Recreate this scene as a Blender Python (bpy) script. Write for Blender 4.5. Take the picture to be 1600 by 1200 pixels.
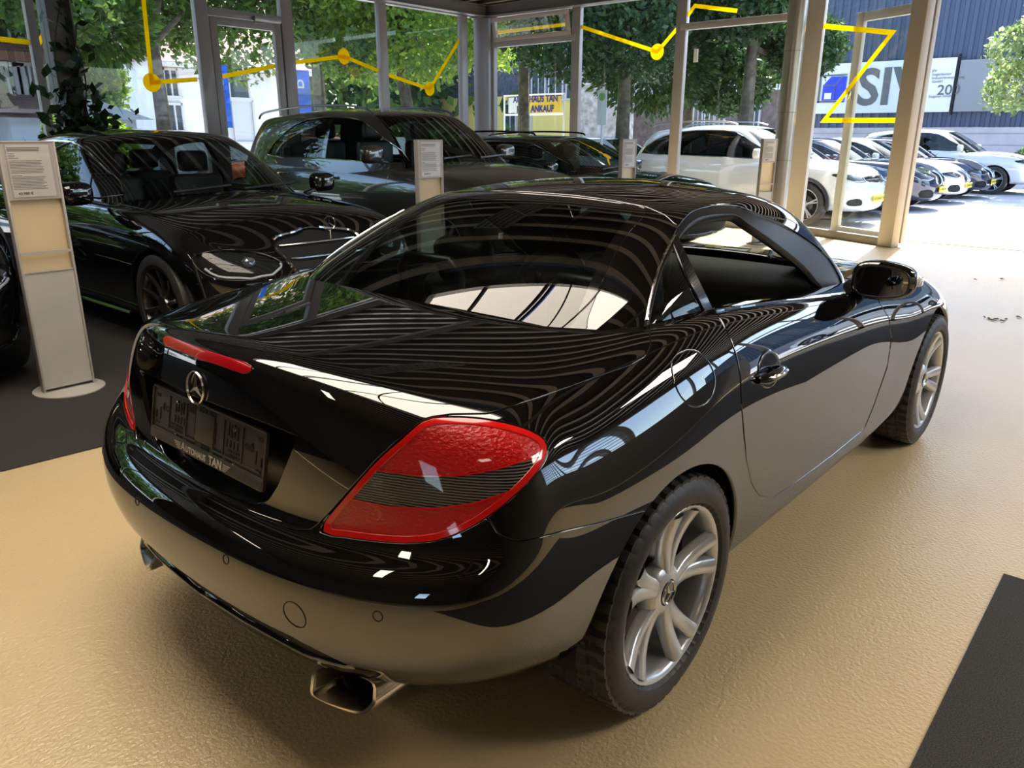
import bpy, bmesh, math, random
import numpy as np
from mathutils import Vector, Matrix
random.seed(7)
for o in list(bpy.data.objects): bpy.data.objects.remove(o)
SC = bpy.context.scene; COL = SC.collection
PI = math.pi

# ------------------------------------------------------------ camera
CP = np.array([-1.574, -1.677, 1.436]); CYAW, CPIT, CROLL, CF = 0.713, 0.311, 0.003, 1209.0
def cam_axes():
    cy, sy, cp, sp = math.cos(CYAW), math.sin(CYAW), math.cos(CPIT), math.sin(CPIT)
    f = np.array([cy*cp, sy*cp, -sp]); r = np.array([sy, -cy, 0.]); u = np.cross(r, f)
    cr, sr = math.cos(CROLL), math.sin(CROLL)
    return cr*r+sr*u, -sr*r+cr*u, f
RX, RU, RF = cam_axes()
cam = bpy.data.cameras.new('camera'); camo = bpy.data.objects.new('camera', cam); COL.objects.link(camo)
cam.sensor_fit = 'HORIZONTAL'; cam.sensor_width = 36.0; cam.lens = CF/1600*36.0; cam.clip_start = 0.05; cam.clip_end = 500
M4 = Matrix(((RX[0], RU[0], -RF[0], CP[0]), (RX[1], RU[1], -RF[1], CP[1]), (RX[2], RU[2], -RF[2], CP[2]), (0, 0, 0, 1)))
camo.matrix_world = M4
SC.camera = camo
def U(px, py, x=None, y=None, z=None):
    d = RF+(px-800)/CF*RX-(py-600)/CF*RU
    for i, v in enumerate((x, y, z)):
        if v is not None: return CP+d*(v-CP[i])/d[i]
def PXY(V):
    d = V-CP; zz = d@RF
    return np.stack([800+CF*(d@RX)/zz, 600-CF*(d@RU)/zz], 1)

# ------------------------------------------------------------ light, world, exposure
SC.view_settings.view_transform = 'Standard'; SC.view_settings.look = 'None'
SC.view_settings.gamma = 1.0; SC.view_settings.use_curve_mapping = False
SC.view_settings.exposure = 0.45
W = bpy.data.worlds.new('world'); SC.world = W; W.use_nodes = True
nt = W.node_tree; bg = nt.nodes['Background']
sky = nt.nodes.new('ShaderNodeTexSky'); sky.sky_type = 'NISHITA'; sky.sun_disc = False
SUN_EL, SUN_AZ = 54, 8     # degrees; azimuth measured from +X towards +Y
sky.sun_elevation = math.radians(SUN_EL); sky.sun_rotation = math.radians(90-SUN_AZ); sky.air_density = 1.0; sky.dust_density = 1.5
nt.links.new(sky.outputs[0], bg.inputs[0]); bg.inputs[1].default_value = 0.62
sun = bpy.data.lights.new('sun', 'SUN'); sun.energy = 13.0; sun.angle = math.radians(0.6); sun.color = (1, 0.96, 0.9)
suno = bpy.data.objects.new('sun', sun); COL.objects.link(suno)
sd = Vector((math.cos(math.radians(SUN_EL))*math.cos(math.radians(SUN_AZ)), math.cos(math.radians(SUN_EL))*math.sin(math.radians(SUN_AZ)), math.sin(math.radians(SUN_EL))))
suno.rotation_euler = sd.to_track_quat('Z', 'Y').to_euler()

# ------------------------------------------------------------ materials
MATS = {}
def mat(name, col=(.5, .5, .5), rough=.5, metal=0., coat=0., coatr=.03, ior=1.5, alpha=1., emit=None, es=0., spec=None, trans=0.):
    if name in MATS: return MATS[name]
    m = bpy.data.materials.new(name); m.use_nodes = True
    b = m.node_tree.nodes['Principled BSDF']
    b.inputs['Base Color'].default_value = (*col, 1); b.inputs['Roughness'].default_value = rough
    b.inputs['Metallic'].default_value = metal; b.inputs['Coat Weight'].default_value = coat
    b.inputs['Coat Roughness'].default_value = coatr; b.inputs['IOR'].default_value = ior
    b.inputs['Transmission Weight'].default_value = trans
    if spec is not None: b.inputs['Specular IOR Level'].default_value = spec
    if emit: b.inputs['Emission Color'].default_value = (*emit, 1); b.inputs['Emission Strength'].default_value = es
    MATS[name] = m
    return m
def nodes(m): return m.node_tree.nodes, m.node_tree.links, m.node_tree.nodes['Principled BSDF']
def tex(m, kind='ShaderNodeTexNoise', scale=10., detail=4., coord='Object', rough=.5, mapscale=None, rot=None):
    n, l, b = nodes(m)
    tc = n.new('ShaderNodeTexCoord'); t = n.new(kind)
    src = tc.outputs[coord]
    if mapscale or rot:
        mp = n.new('ShaderNodeMapping'); l.new(src, mp.inputs[0])
        if mapscale: mp.inputs['Scale'].default_value = mapscale
        if rot: mp.inputs['Rotation'].default_value = rot
        src = mp.outputs[0]
    l.new(src, t.inputs['Vector'])
    t.inputs['Scale'].default_value = scale
    if 'Detail' in t.inputs: t.inputs['Detail'].default_value = detail
    if kind == 'ShaderNodeTexNoise': t.inputs['Roughness'].default_value = rough
    return t
def ramp(m, src, stops):
    n, l, b = nodes(m); r = n.new('ShaderNodeValToRGB'); e = r.color_ramp.elements
    while len(e) < len(stops): e.new(.5)
    for i, (p, c) in enumerate(stops): e[i].position = p; e[i].color = (*c, 1) if len(c) == 3 else c
    l.new(src, r.inputs[0]); return r.outputs[0]
def bump(m, src, strength=.3, dist=.01):
    n, l, b = nodes(m); bn = n.new('ShaderNodeBump'); bn.inputs['Strength'].default_value = strength; bn.inputs['Distance'].default_value = dist
    l.new(src, bn.inputs['Height']); l.new(bn.outputs[0], b.inputs['Normal'])
def noisy(name, c1, c2, scale=10., rough=.7, bstr=0., bdist=.01, detail=5., coord='Object', p=(.35, .65), **k):
    if name in MATS: return MATS[name]
    m = mat(name, c1, rough, **k); t = tex(m, scale=scale, detail=detail, coord=coord)
    n, l, b = nodes(m); l.new(ramp(m, t.outputs[0], [(p[0], c1), (p[1], c2)]), b.inputs['Base Color'])
    if bstr: bump(m, t.outputs[0], bstr, bdist)
    return m
def glass(name, tint=(.8, .85, .83), rough=0., refl=1.0, ior=1.5):
    """thin glass sheet: fresnel mirror over tinted see-through"""
    if name in MATS: return MATS[name]
    m = bpy.data.materials.new(name); m.use_nodes = True; n = m.node_tree.nodes; l = m.node_tree.links; n.clear()
    o = n.new('ShaderNodeOutputMaterial'); mx = n.new('ShaderNodeMixShader'); fr = n.new('ShaderNodeFresnel'); fr.inputs[0].default_value = ior
    t = n.new('ShaderNodeBsdfTransparent'); t.inputs[0].default_value = (*tint, 1)
    g = n.new('ShaderNodeBsdfGlossy'); g.inputs['Roughness'].default_value = rough; g.inputs[0].default_value = (refl, refl, refl, 1)
    ge = n.new('ShaderNodeNewGeometry'); mr = n.new('ShaderNodeMapRange'); mr.inputs['To Min'].default_value = ior; mr.inputs['To Max'].default_value = 1/ior
    l.new(ge.outputs['Backfacing'], mr.inputs['Value']); l.new(mr.outputs[0], fr.inputs[0])
    l.new(fr.outputs[0], mx.inputs[0]); l.new(t.outputs[0], mx.inputs[1]); l.new(g.outputs[0], mx.inputs[2]); l.new(mx.outputs[0], o.inputs[0])
    MATS[name] = m; return m

# ------------------------------------------------------------ object helpers
def tag(o, label=None, cat=None, group=None, kind=None):
    if label: o['label'] = label
    if cat: o['category'] = cat
    if group: o['group'] = group
    if kind: o['kind'] = kind
    return o
def empty(name, loc=(0, 0, 0), rz=0., parent=None):
    o = bpy.data.objects.new(name, None); COL.objects.link(o); o.location = loc; o.rotation_euler = (0, 0, rz); o.empty_display_size = .1
    if parent: o.parent = parent
    return o
def link(name, me, m, parent=None, smooth=False):
    o = bpy.data.objects.new(name, me); COL.objects.link(o)
    if m is not None:
        for mm in (m if isinstance(m, (list, tuple)) else [m]): me.materials.append(mm)
    if parent: o.parent = parent
    if smooth: me.shade_smooth()
    return o
class MB:
    """collects simple solids, built as ONE mesh object"""
    def __init__(s): s.v = []; s.f = []
    def add(s, v, f):
        b = len(s.v); s.v += [tuple(map(float, p)) for p in v]; s.f += [tuple(i+b for i in q) for q in f]; return s
    def box(s, c, d, rz=0., M=None):
        hx, hy, hz = d[0]/2, d[1]/2, d[2]/2; cz, sz = math.cos(rz), math.sin(rz); vs = []
        for x, y, z in ((-1, -1, -1), (1, -1, -1), (1, 1, -1), (-1, 1, -1), (-1, -1, 1), (1, -1, 1), (1, 1, 1), (-1, 1, 1)):
            p = (x*hx, y*hy, z*hz); p = (cz*p[0]-sz*p[1], sz*p[0]+cz*p[1], p[2])
            if M is not None: p = tuple(M @ Vector(p))
            vs.append((c[0]+p[0], c[1]+p[1], c[2]+p[2]))
        return s.add(vs, [(0, 3, 2, 1), (4, 5, 6, 7), (0, 1, 5, 4), (1, 2, 6, 5), (2, 3, 7, 6), (3, 0, 4, 7)])
    def box2(s, a, b): return s.box([(a[i]+b[i])/2 for i in range(3)], [abs(b[i]-a[i]) for i in range(3)])
    def bar(s, p, q, w, h, up=(0, 0, 1)):
        p = Vector(p); q = Vector(q); d = (q-p); L = d.length; d.normalize(); u = Vector(up); r = d.cross(u)
        if r.length < 1e-5: r = d.cross(Vector((1, 0, 0)))
        r.normalize(); u = r.cross(d)
        vs = [a+r*i*w/2+u*j*h/2 for a in (p, q) for i, j in ((-1, -1), (1, -1), (1, 1), (-1, 1))]
        return s.add(vs, [(3, 2, 1, 0), (4, 5, 6, 7), (0, 1, 5, 4), (1, 2, 6, 5), (2, 3, 7, 6), (3, 0, 4, 7)])
    def tube(s, pts, r, n=10, cap=True):
        pts = [Vector(p) for p in pts]; rs = r if isinstance(r, (list, tuple)) else [r]*len(pts); b = len(s.v); prev = None
        for i, p in enumerate(pts):
            d = (pts[min(i+1, len(pts)-1)]-pts[max(i-1, 0)]).normalized()
            a = (prev-d*prev.dot(d)) if prev is not None else (d.orthogonal())
            a.normalize(); prev = a; c = d.cross(a)
            for k in range(n):
                t = 2*PI*k/n; s.v.append(tuple(p+(a*math.cos(t)+c*math.sin(t))*rs[i]))
        for i in range(len(pts)-1):
            for k in range(n):
                k2 = (k+1) % n; s.f.append((b+i*n+k, b+i*n+k2, b+(i+1)*n+k2, b+(i+1)*n+k))
        if cap: s.f.append(tuple(b+k for k in range(n))[::-1]); s.f.append(tuple(b+(len(pts)-1)*n+k for k in range(n)))
        return s
    def lathe(s, prof, n=48, axis='z', c=(0, 0, 0), close=False):
        """prof: (r, h) pairs"""
        b = len(s.v)
        for r, h in prof:
            for k in range(n):
                t = 2*PI*k/n; x, y = r*math.cos(t), r*math.sin(t)
                p = {'z': (x, y, h), 'y': (x, h, y), 'x': (h, x, y)}[axis]; s.v.append((c[0]+p[0], c[1]+p[1], c[2]+p[2]))
        m = len(prof)
        for i in range(m if close else m-1):
            j = (i+1) % m
            for k in range(n): s.f.append((b+i*n+k, b+i*n+(k+1) % n, b+j*n+(k+1) % n, b+j*n+k))
        return s
    def prism(s, poly, h0, h1, plane='xy', c=(0, 0, 0)):
        b = len(s.v); n = len(poly)
        for h in (h0, h1):
            for u, v in poly:
                p = {'xy': (u, v, h), 'xz': (u, h, v), 'yz': (h, u, v)}[plane]; s.v.append((c[0]+p[0], c[1]+p[1], c[2]+p[2]))
        s.f.append(tuple(b+i for i in range(n))[::-1]); s.f.append(tuple(b+n+i for i in range(n)))
        for i in range(n): s.f.append((b+i, b+(i+1) % n, b+n+(i+1) % n, b+n+i))
        return s
    def xf(s, M, start=0):
        for i in range(start, len(s.v)): s.v[i] = tuple(M @ Vector(s.v[i]))
        return s
    def build(s, name, m, parent=None, smooth=False, bevel=0., seg=2, loc=None, sub=0, angle=None):
        me = bpy.data.meshes.new(name); me.from_pydata(s.v, [], s.f)
        bm = bmesh.new(); bm.from_mesh(me); bmesh.ops.recalc_face_normals(bm, faces=bm.faces)
        if bevel: bmesh.ops.bevel(bm, geom=[e for e in bm.edges if len(e.link_faces) == 2 and e.calc_face_angle(0) > .5], offset=bevel, segments=seg, affect='EDGES', profile=.5)
        bm.to_mesh(me); bm.free()
        o = link(name, me, m, parent)
        if smooth or bevel:
            me.shade_smooth()
            if not sub: me.set_sharp_from_angle(angle=math.radians(angle or 38))
        if sub:
            md = o.modifiers.new('s', 'SUBSURF'); md.levels = md.render_levels = sub
        if loc is not None: o.location = loc
        return o
def text(name, body, size, m, parent=None, loc=(0, 0, 0), rot=(0, 0, 0), M=None, depth=.001, align='CENTER', sx=1., bold=0.):
    cu = bpy.data.curves.new(name, 'FONT'); cu.body = body; cu.size = size; cu.align_x = align; cu.align_y = 'CENTER'; cu.extrude = depth; cu.offset = bold; cu.resolution_u = 3
    o = bpy.data.objects.new(name, cu); COL.objects.link(o); cu.materials.append(m)
    if parent: o.parent = parent
    if M is not None: o.matrix_local = M @ Matrix.Diagonal((sx, 1, 1, 1))
    else: o.location = loc; o.rotation_euler = rot; o.scale = (sx, 1, 1)
    me = bpy.data.meshes.new_from_object(o); mm = o.matrix_basis.copy(); bpy.data.objects.remove(o); me.materials.clear(); me.materials.append(m)
    o = bpy.data.objects.new(name, me); COL.objects.link(o); o.matrix_basis = mm
    if parent: o.parent = parent
    return o

# ------------------------------------------------------------ smooth sheet-metal surfaces
def nspline(t, P, q):
    """natural cubic through rows P at t, sampled at q"""
    t = np.asarray(t, float); P = np.asarray(P, float); q = np.asarray(q, float); n = len(t)
    if n == 2: w = ((q-t[0])/(t[1]-t[0]))[:, None]; return P[0]*(1-w)+P[1]*w
    h = np.diff(t); A = np.zeros((n, n)); R = np.zeros_like(P); A[0, 0] = A[-1, -1] = 1
    for i in range(1, n-1):
        A[i, i-1] = h[i-1]; A[i, i] = 2*(h[i-1]+h[i]); A[i, i+1] = h[i]
        R[i] = 6*((P[i+1]-P[i])/h[i]-(P[i]-P[i-1])/h[i-1])
    M = np.linalg.solve(A, R); k = np.clip(np.searchsorted(t, q, side='right')-1, 0, n-2); hh = h[k][:, None]
    a = ((t[k+1]-q)[:, None])/hh; b = 1-a
    return a*P[k]+b*P[k+1]+((a**3-a)*M[k]+(b**3-b)*M[k+1])*hh**2/6
class Surf:
    def __init__(s, V, N, F): s.V = np.asarray(V, float); s.N = np.asarray(N, float); s.F = F
    def clip(s, f, keep=-1, off=0.):
        """keep the side where keep*(f)>=off"""
        g = keep*f(s.V)-off; V = list(s.V); N = list(s.N); F = []; cache = {}
        pos = g >= 0
        for q in s.F:
            c = sum(pos[i] for i in q)
            if c == len(q): F.append(q); continue
            if c == 0: continue
            out = []
            for a, b in zip(q, q[1:]+q[:1]):
                if pos[a]: out.append(a)
                if pos[a] != pos[b]:
                    k = (a, b) if a < b else (b, a)
                    if k not in cache:
                        t = g[k[0]]/(g[k[0]]-g[k[1]]); t = min(max(t, .001), .999)
                        cache[k] = len(V); V.append(V[k[0]]*(1-t)+V[k[1]]*t); nn = N[k[0]]*(1-t)+N[k[1]]*t; N.append(nn/max(np.linalg.norm(nn), 1e-9))
                    out.append(cache[k])
            if len(out) >= 3: F.append(tuple(out))
        return Surf(V, N, F).compact()
    def compact(s):
        used = sorted({i for q in s.F for i in q}); mp = {o: n for n, o in enumerate(used)}
        return Surf(s.V[used] if used else np.zeros((0, 3)), s.N[used] if used else np.zeros((0, 3)), [tuple(mp[i] for i in q) for q in s.F])
    def mirror(s):
        V = s.V.copy(); N = s.N.copy(); V[:, 1] *= -1; N[:, 1] *= -1; return Surf(V, N, [q[::-1] for q in s.F])
    def both(s, tol=2e-4):
        """weld with own mirror image along y=0"""
        m = s.mirror(); n = len(s.V); idx = {}
        for i in range(n): idx[i] = i if abs(s.V[i, 1]) < tol else n+i
        V = np.vstack([s.V, m.V]); N = np.vstack([s.N, m.N])
        for i in range(n):
            if abs(s.V[i, 1]) < tol: V[i, 1] = 0; N[i, 1] = 0
        return Surf(V, N, list(s.F)+[tuple(idx[i] for i in q) for q in m.F]).compact()
    def offset(s, d): return Surf(s.V+s.N*d, s.N, s.F)
    def join(s, o): n = len(s.V); return Surf(np.vstack([s.V, o.V]), np.vstack([s.N, o.N]), list(s.F)+[tuple(i+n for i in q) for q in o.F])
    def edges(s):
        from collections import Counter
        c = {}
        for q in s.F:
            for a, b in zip(q, q[1:]+q[:1]):
                k = (a, b) if a < b else (b, a)
                if k in c: c[k] = None
                else: c[k] = (a, b)
        return [e for e in c.values() if e]
    def flange(s, depth=.012, roll=.0012, skip=None):
        """turn the open edges inward, with a small rolled edge that catches light"""
        E = [e for e in s.edges() if not (skip and skip(s.V[e[0]]) and skip(s.V[e[1]]))]
        if not E: return s
        out = {}
        for a, b in E:
            d = s.V[b]-s.V[a]; o = np.cross(d, s.N[a]+s.N[b]); L = np.linalg.norm(o)
            if L < 1e-12: continue
            for i in (a, b): out.setdefault(i, []).append(o/L)
        n0 = len(s.V); V = list(s.V); N = list(s.N); mp = {}
        for i, os_ in out.items():
            o = np.sum(os_, 0); o /= max(np.linalg.norm(o), 1e-9); n = s.N[i]
            mp[i] = len(V)
            V.append(s.V[i]+o*roll-n*roll); N.append((n+o)/1.4142)
            V.append(s.V[i]+o*roll-n*depth); N.append(o)
        F = list(s.F)
        for a, b in E:
            if a in mp and b in mp:
                F.append((b, a, mp[a], mp[b])); F.append((mp[b], mp[a], mp[a]+1, mp[b]+1))
        return Surf(V, N, F)
    def obj(s, name, m, parent=None, label=None):
        me = bpy.data.meshes.new(name); me.from_pydata([tuple(v) for v in s.V], [], s.F)
        me.shade_smooth()
        if len(s.F): me.normals_split_custom_set_from_vertices([tuple(n) for n in s.N])
        o = link(name, me, m, parent)
        if label: o['label'] = label
        return o
def subd(V, F, level):
    """Catmull-Clark surface of a cage"""
    me = bpy.data.meshes.new('t'); me.from_pydata([tuple(v) for v in V], [], F); o = bpy.data.objects.new('t', me); COL.objects.link(o)
    md = o.modifiers.new('s', 'SUBSURF'); md.levels = level; md.render_levels = level; md.use_limit_surface = True
    dg = bpy.context.evaluated_depsgraph_get(); e = o.evaluated_get(dg).to_mesh()
    n = len(e.vertices); A = np.zeros(n*3); e.vertices.foreach_get('co', A); B = np.zeros(n*3); e.vertex_normals.foreach_get('vector', B)
    FF = [tuple(p.vertices) for p in e.polygons]
    o.evaluated_get(dg).to_mesh_clear(); bpy.data.objects.remove(o); bpy.data.meshes.remove(me)
    return Surf(A.reshape(-1, 3), B.reshape(-1, 3), FF)
def boxcage(rear, side, front, center, ref=(1, 1, 1), crown=2.2, level=3, decay=2.0):
    """rear: columns centre->corner (each a list of level points, bottom->top); side: columns corner->corner (first = rear corner, last = front corner);
    front: columns corner->centre without the corner itself; center: (x,z) of the top centre line for every side column. y given positive; result = half with y<=0"""
    K = len(rear[0]); nr = len(rear)
    def refine(cols, n):
        P = np.array(cols, float); m = len(P)
        return nspline(np.arange(m), P.reshape(m, -1), np.linspace(0, m-1, (m-1)*n+1)).reshape(-1, K, 3)
    allc = list(rear)+list(side)+list(front)
    L = refine(allc, 1)
    # refine jointly so that the corner stays smooth
    m = len(allc); t = np.concatenate([np.linspace(0, nr, nr*ref[0]+1)[:-1], np.linspace(nr, nr+len(side)-1, (len(side)-1)*ref[1]+1)[:-1], np.linspace(nr+len(side)-1, m-1, len(front)*ref[0]+1)])
    A = nspline(np.arange(m), np.array(allc, float).reshape(m, -1), t).reshape(-1, K, 3)
    iR = nr*ref[0]; iF = iR+(len(side)-1)*ref[1]; n = len(A)
    A[0, :, 1] = 0; A[-1, :, 1] = 0
    ny = iR; ns = iF-iR; assert n-1-iF == ny, (n, iF, ny)
    cen = nspline(np.arange(len(side)), np.array(center, float), np.linspace(0, len(side)-1, ns+1))
    top = np.zeros((ns+1, ny+1, 3)); rr = A[:iR+1, -1][::1]; fr = A[iF:, -1][::-1]
    for i in range(ns+1):
        e = A[iR+i, -1]
        w = i/ns; tj = (1-w)*rr[:, 1]/rr[-1, 1]+w*fr[:, 1]/fr[-1, 1]
        for j in range(ny+1):
            tt = tj[j]; top[i, j] = (cen[i, 0]+(e[0]-cen[i, 0])*tt**2, e[1]*tt, cen[i, 1]+(e[2]-cen[i, 1])*tt**crown)
    dr = rr-top[0]; df = fr-top[ns]
    for i in range(ns+1):
        wr = max(0., 1-i/(decay*ref[1]+1e-9)); wf = max(0., 1-(ns-i)/(decay*ref[1]+1e-9))
        top[i] += dr*wr**2+df*wf**2
    top[0] = rr; top[ns] = fr; top[:, ny] = A[iR:iF+1, -1]; top[:, 0, 1] = 0
    V = []; ix = {}
    def vid(key, p):
        if key not in ix: ix[key] = len(V); V.append(p)
        return ix[key]
    def gA(c, k): return vid(('a', c, k), A[c, k])
    def gT(i, j):
        if i == 0: return gA(j, K-1)
        if i == ns: return gA(n-1-j, K-1)
        if j == ny: return gA(iR+i, K-1)
        return vid(('t', i, j), top[i, j])
    F = []
    for c in range(n-1):
        for k in range(K-1): F.append((gA(c, k), gA(c, k+1), gA(c+1, k+1), gA(c+1, k)))
    for i in range(ns):
        for j in range(ny): F.append((gT(i, j), gT(i+1, j), gT(i+1, j+1), gT(i, j+1)))
    V = np.array(V); nv = len(V); mir = {}
    VV = list(V)
    for i in range(nv):
        if abs(V[i, 1]) < 1e-9: mir[i] = i
        else: mir[i] = len(VV); VV.append(V[i]*np.array([1, -1, 1]))
    FF = F+[tuple(mir[i] for i in q[::-1]) for q in F]
    s = subd(VV, FF, level)
    cy = np.array([s.V[list(q), 1].mean() for q in s.F])
    h = Surf(s.V, s.N, [q for q, y in zip(s.F, cy) if y < 0]).compact()
    # outward normals
    c0 = h.V.mean(0); c0[1] = 0
    if np.mean(np.sum(h.N*(h.V-c0), 1)) < 0: h.N *= -1; h.F = [q[::-1] for q in h.F]
    return h
def smoothpoly(pts, n=8, closed=True):
    P = np.array(pts, float); m = len(P); out = []
    rng = range(m) if closed else range(m-1)
    for i in rng:
        p0, p1, p2, p3 = (P[(i-1) % m], P[i], P[(i+1) % m], P[(i+2) % m]) if closed else (P[max(i-1, 0)], P[i], P[i+1], P[min(i+2, m-1)])
        for k in range(n):
            t = k/n; out.append(.5*((2*p1)+(-p0+p2)*t+(2*p0-5*p1+4*p2-p3)*t*t+(-p0+3*p1-3*p2+p3)*t**3))
    if not closed: out.append(P[-1])
    return np.array(out)
def sdf(poly):
    """signed distance to closed polygon: negative inside"""
    A = np.asarray(poly, float); B = np.roll(A, -1, 0)
    def f(Q):
        out = np.full(len(Q), 1e9); ins = np.zeros(len(Q), bool)
        for a, b in zip(A, B):
            d = b-a; L = d@d+1e-12; t = np.clip(((Q-a)@d)/L, 0, 1); r = Q-a-t[:, None]*d
            out = np.minimum(out, np.sqrt((r*r).sum(1)))
            c = (a[1] > Q[:, 1]) != (b[1] > Q[:, 1])
            with np.errstate(divide='ignore', invalid='ignore'):
                xx = (b[0]-a[0])*(Q[:, 1]-a[1])/(b[1]-a[1])+a[0]
            ins ^= c & (Q[:, 0] < xx)
        return np.where(ins, -out, out)
    return f
def fpx(pts, smooth=0, region=None, scale=None):
    """outline seen from the photograph's viewpoint, thrown on to the surface (metres via scale)"""
    g = sdf(smoothpoly(pts, smooth) if smooth else pts)
    def f(V):
        d = V-CP; zz = np.maximum(d@RF, .1); v = g(PXY(V))*zz/CF
        if region is not None: v = np.where(region(V), v, 1.)
        return v
    return f
def fpl(pts, ax, smooth=0, region=None):
    g = sdf(smoothpoly(pts, smooth) if smooth else pts)
    def f(V):
        v = g(V[:, list(ax)])
        if region is not None: v = np.where(region(V), v, 1.)
        return v
    return f
# ============================================================ the black roadster
PAINT = mat('black_paint', (.0035, .0033, .0035), .25, coat=1.0, coatr=.012, ior=1.5, spec=0.); nodes(PAINT)[2].inputs['Coat IOR'].default_value = 2.2
DARK = mat('dark_gap', (.004, .004, .004), .8)
PLAST = noisy('black_plastic', (.012, .012, .012), (.02, .02, .02), 300, .45, .1, .001)
CHROME = mat('chrome', (.75, .74, .72), .08, metal=1)
slk = empty('roadster')
tag(slk, 'glossy black two-seat coupe in the foreground, red tail lamp and empty plate holder', 'car')
rear = [ # centre -> corner ; levels bottom -> top
 [(-.66,0,.25),(-.775,0,.262),(-.825,0,.35),(-.858,0,.45),(-.862,0,.555),(-.822,0,.612),(-.765,0,.635),(-.773,0,.72),(-.765,0,.85),(-.750,0,.955),(-.730,0,.987)],
 [(-.65,.25,.252),(-.765,.255,.264),(-.815,.26,.35),(-.850,.26,.45),(-.855,.26,.555),(-.815,.26,.612),(-.757,.25,.635),(-.765,.25,.72),(-.755,.25,.85),(-.738,.24,.951),(-.716,.235,.982)],
 [(-.62,.47,.262),(-.715,.49,.275),(-.775,.51,.35),(-.818,.52,.45),(-.82,.52,.56),(-.785,.505,.618),(-.732,.48,.642),(-.737,.475,.72),(-.722,.46,.83),(-.696,.437,.927),(-.668,.418,.958)],
]
side = [
 [(-.52,.63,.275),(-.60,.67,.29),(-.66,.715,.35),(-.70,.775,.45),(-.70,.785,.565),(-.672,.783,.63),(-.635,.778,.665),(-.603,.775,.73),(-.583,.758,.81),(-.575,.708,.88),(-.565,.615,.918)],
 [(-.38,.72,.29),(-.42,.785,.305),(-.46,.835,.36),(-.49,.862,.45),(-.50,.870,.57),(-.49,.862,.64),(-.475,.853,.69),(-.46,.842,.75),(-.45,.815,.82),(-.44,.758,.888),(-.43,.68,.93)],
 [(-.25,.74,.28),(-.27,.82,.295),(-.29,.855,.36),(-.30,.872,.45),(-.30,.880,.58),(-.30,.872,.66),(-.30,.857,.72),(-.30,.838,.785),(-.29,.80,.855),(-.28,.745,.915),(-.28,.69,.948)],
 [(0,.75,.22),(0,.84,.24),(0,.872,.33),(0,.885,.45),(0,.890,.58),(0,.886,.67),(0,.872,.74),(0,.855,.805),(0,.822,.88),(0,.772,.94),(0,.715,.972)],
 [(.3,.75,.22),(.3,.835,.235),(.3,.862,.32),(.3,.874,.44),(.3,.880,.58),(.3,.878,.68),(.3,.870,.76),(.3,.856,.83),(.3,.832,.895),(.3,.79,.955),(.3,.735,.99)],
 [(.8,.75,.21),(.8,.835,.222),(.8,.848,.31),(.8,.858,.43),(.8,.865,.56),(.8,.868,.66),(.8,.866,.74),(.8,.855,.81),(.8,.835,.87),(.8,.80,.92),(.8,.74,.955)],
 [(1.3,.75,.20),(1.3,.832,.212),(1.3,.845,.30),(1.3,.853,.43),(1.3,.86,.56),(1.3,.863,.65),(1.3,.860,.72),(1.3,.848,.78),(1.3,.828,.84),(1.3,.785,.885),(1.3,.735,.91)],
 [(1.75,.75,.19),(1.75,.83,.205),(1.75,.845,.30),(1.75,.852,.43),(1.75,.857,.55),(1.75,.857,.63),(1.75,.85,.69),(1.75,.838,.75),(1.75,.812,.81),(1.75,.765,.855),(1.75,.71,.885)],
 [(2.1,.75,.19),(2.1,.835,.21),(2.1,.855,.31),(2.1,.865,.43),(2.1,.870,.54),(2.1,.868,.62),(2.1,.86,.69),(2.1,.843,.745),(2.1,.81,.80),(2.1,.76,.84),(2.1,.70,.865)],
 [(2.43,.74,.19),(2.43,.83,.21),(2.43,.855,.31),(2.43,.868,.42),(2.43,.875,.53),(2.43,.872,.61),(2.43,.858,.68),(2.43,.838,.73),(2.43,.80,.775),(2.43,.745,.81),(2.43,.68,.832)],
 [(2.74,.71,.18),(2.76,.80,.20),(2.78,.835,.30),(2.79,.850,.40),(2.79,.850,.50),(2.78,.842,.58),(2.77,.825,.64),(2.76,.795,.68),(2.74,.75,.72),(2.72,.69,.755),(2.71,.62,.78)],
 [(2.90,.62,.17),(2.96,.68,.20),(2.99,.71,.29),(3.0,.71,.38),(2.99,.70,.46),(2.98,.69,.53),(2.96,.67,.585),(2.94,.645,.62),(2.91,.61,.66),(2.88,.565,.695),(2.85,.51,.72)],
]
front = [
 [(2.98,.46,.17),(3.06,.48,.20),(3.09,.49,.28),(3.11,.49,.37),(3.10,.48,.44),(3.09,.47,.50),(3.07,.455,.545),(3.05,.44,.585),(3.02,.42,.62),(2.99,.40,.655),(2.96,.37,.68)],
 [(3.06,.24,.17),(3.15,.25,.20),(3.18,.25,.28),(3.20,.25,.36),(3.20,.25,.43),(3.19,.24,.49),(3.17,.235,.535),(3.15,.23,.575),(3.12,.22,.61),(3.09,.21,.64),(3.06,.20,.66)],
 [(3.09,0,.17),(3.18,0,.20),(3.215,0,.28),(3.235,0,.36),(3.235,0,.43),(3.225,0,.49),(3.21,0,.535),(3.19,0,.57),(3.16,0,.605),(3.13,0,.635),(3.10,0,.655)],
]
cent = [(-.70,.986),(-.55,.984),(-.34,.984),(-.05,.988),(.3,.99),(.8,.98),(1.3,.965),(1.8,.935),(2.15,.90),(2.5,.855),(2.85,.775),(3.02,.70)]
BODY = boxcage(rear, side, front, cent, ref=(1, 2, 1), crown=2.3, level=3, decay=1.6)
print('slk body', len(BODY.V))
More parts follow.
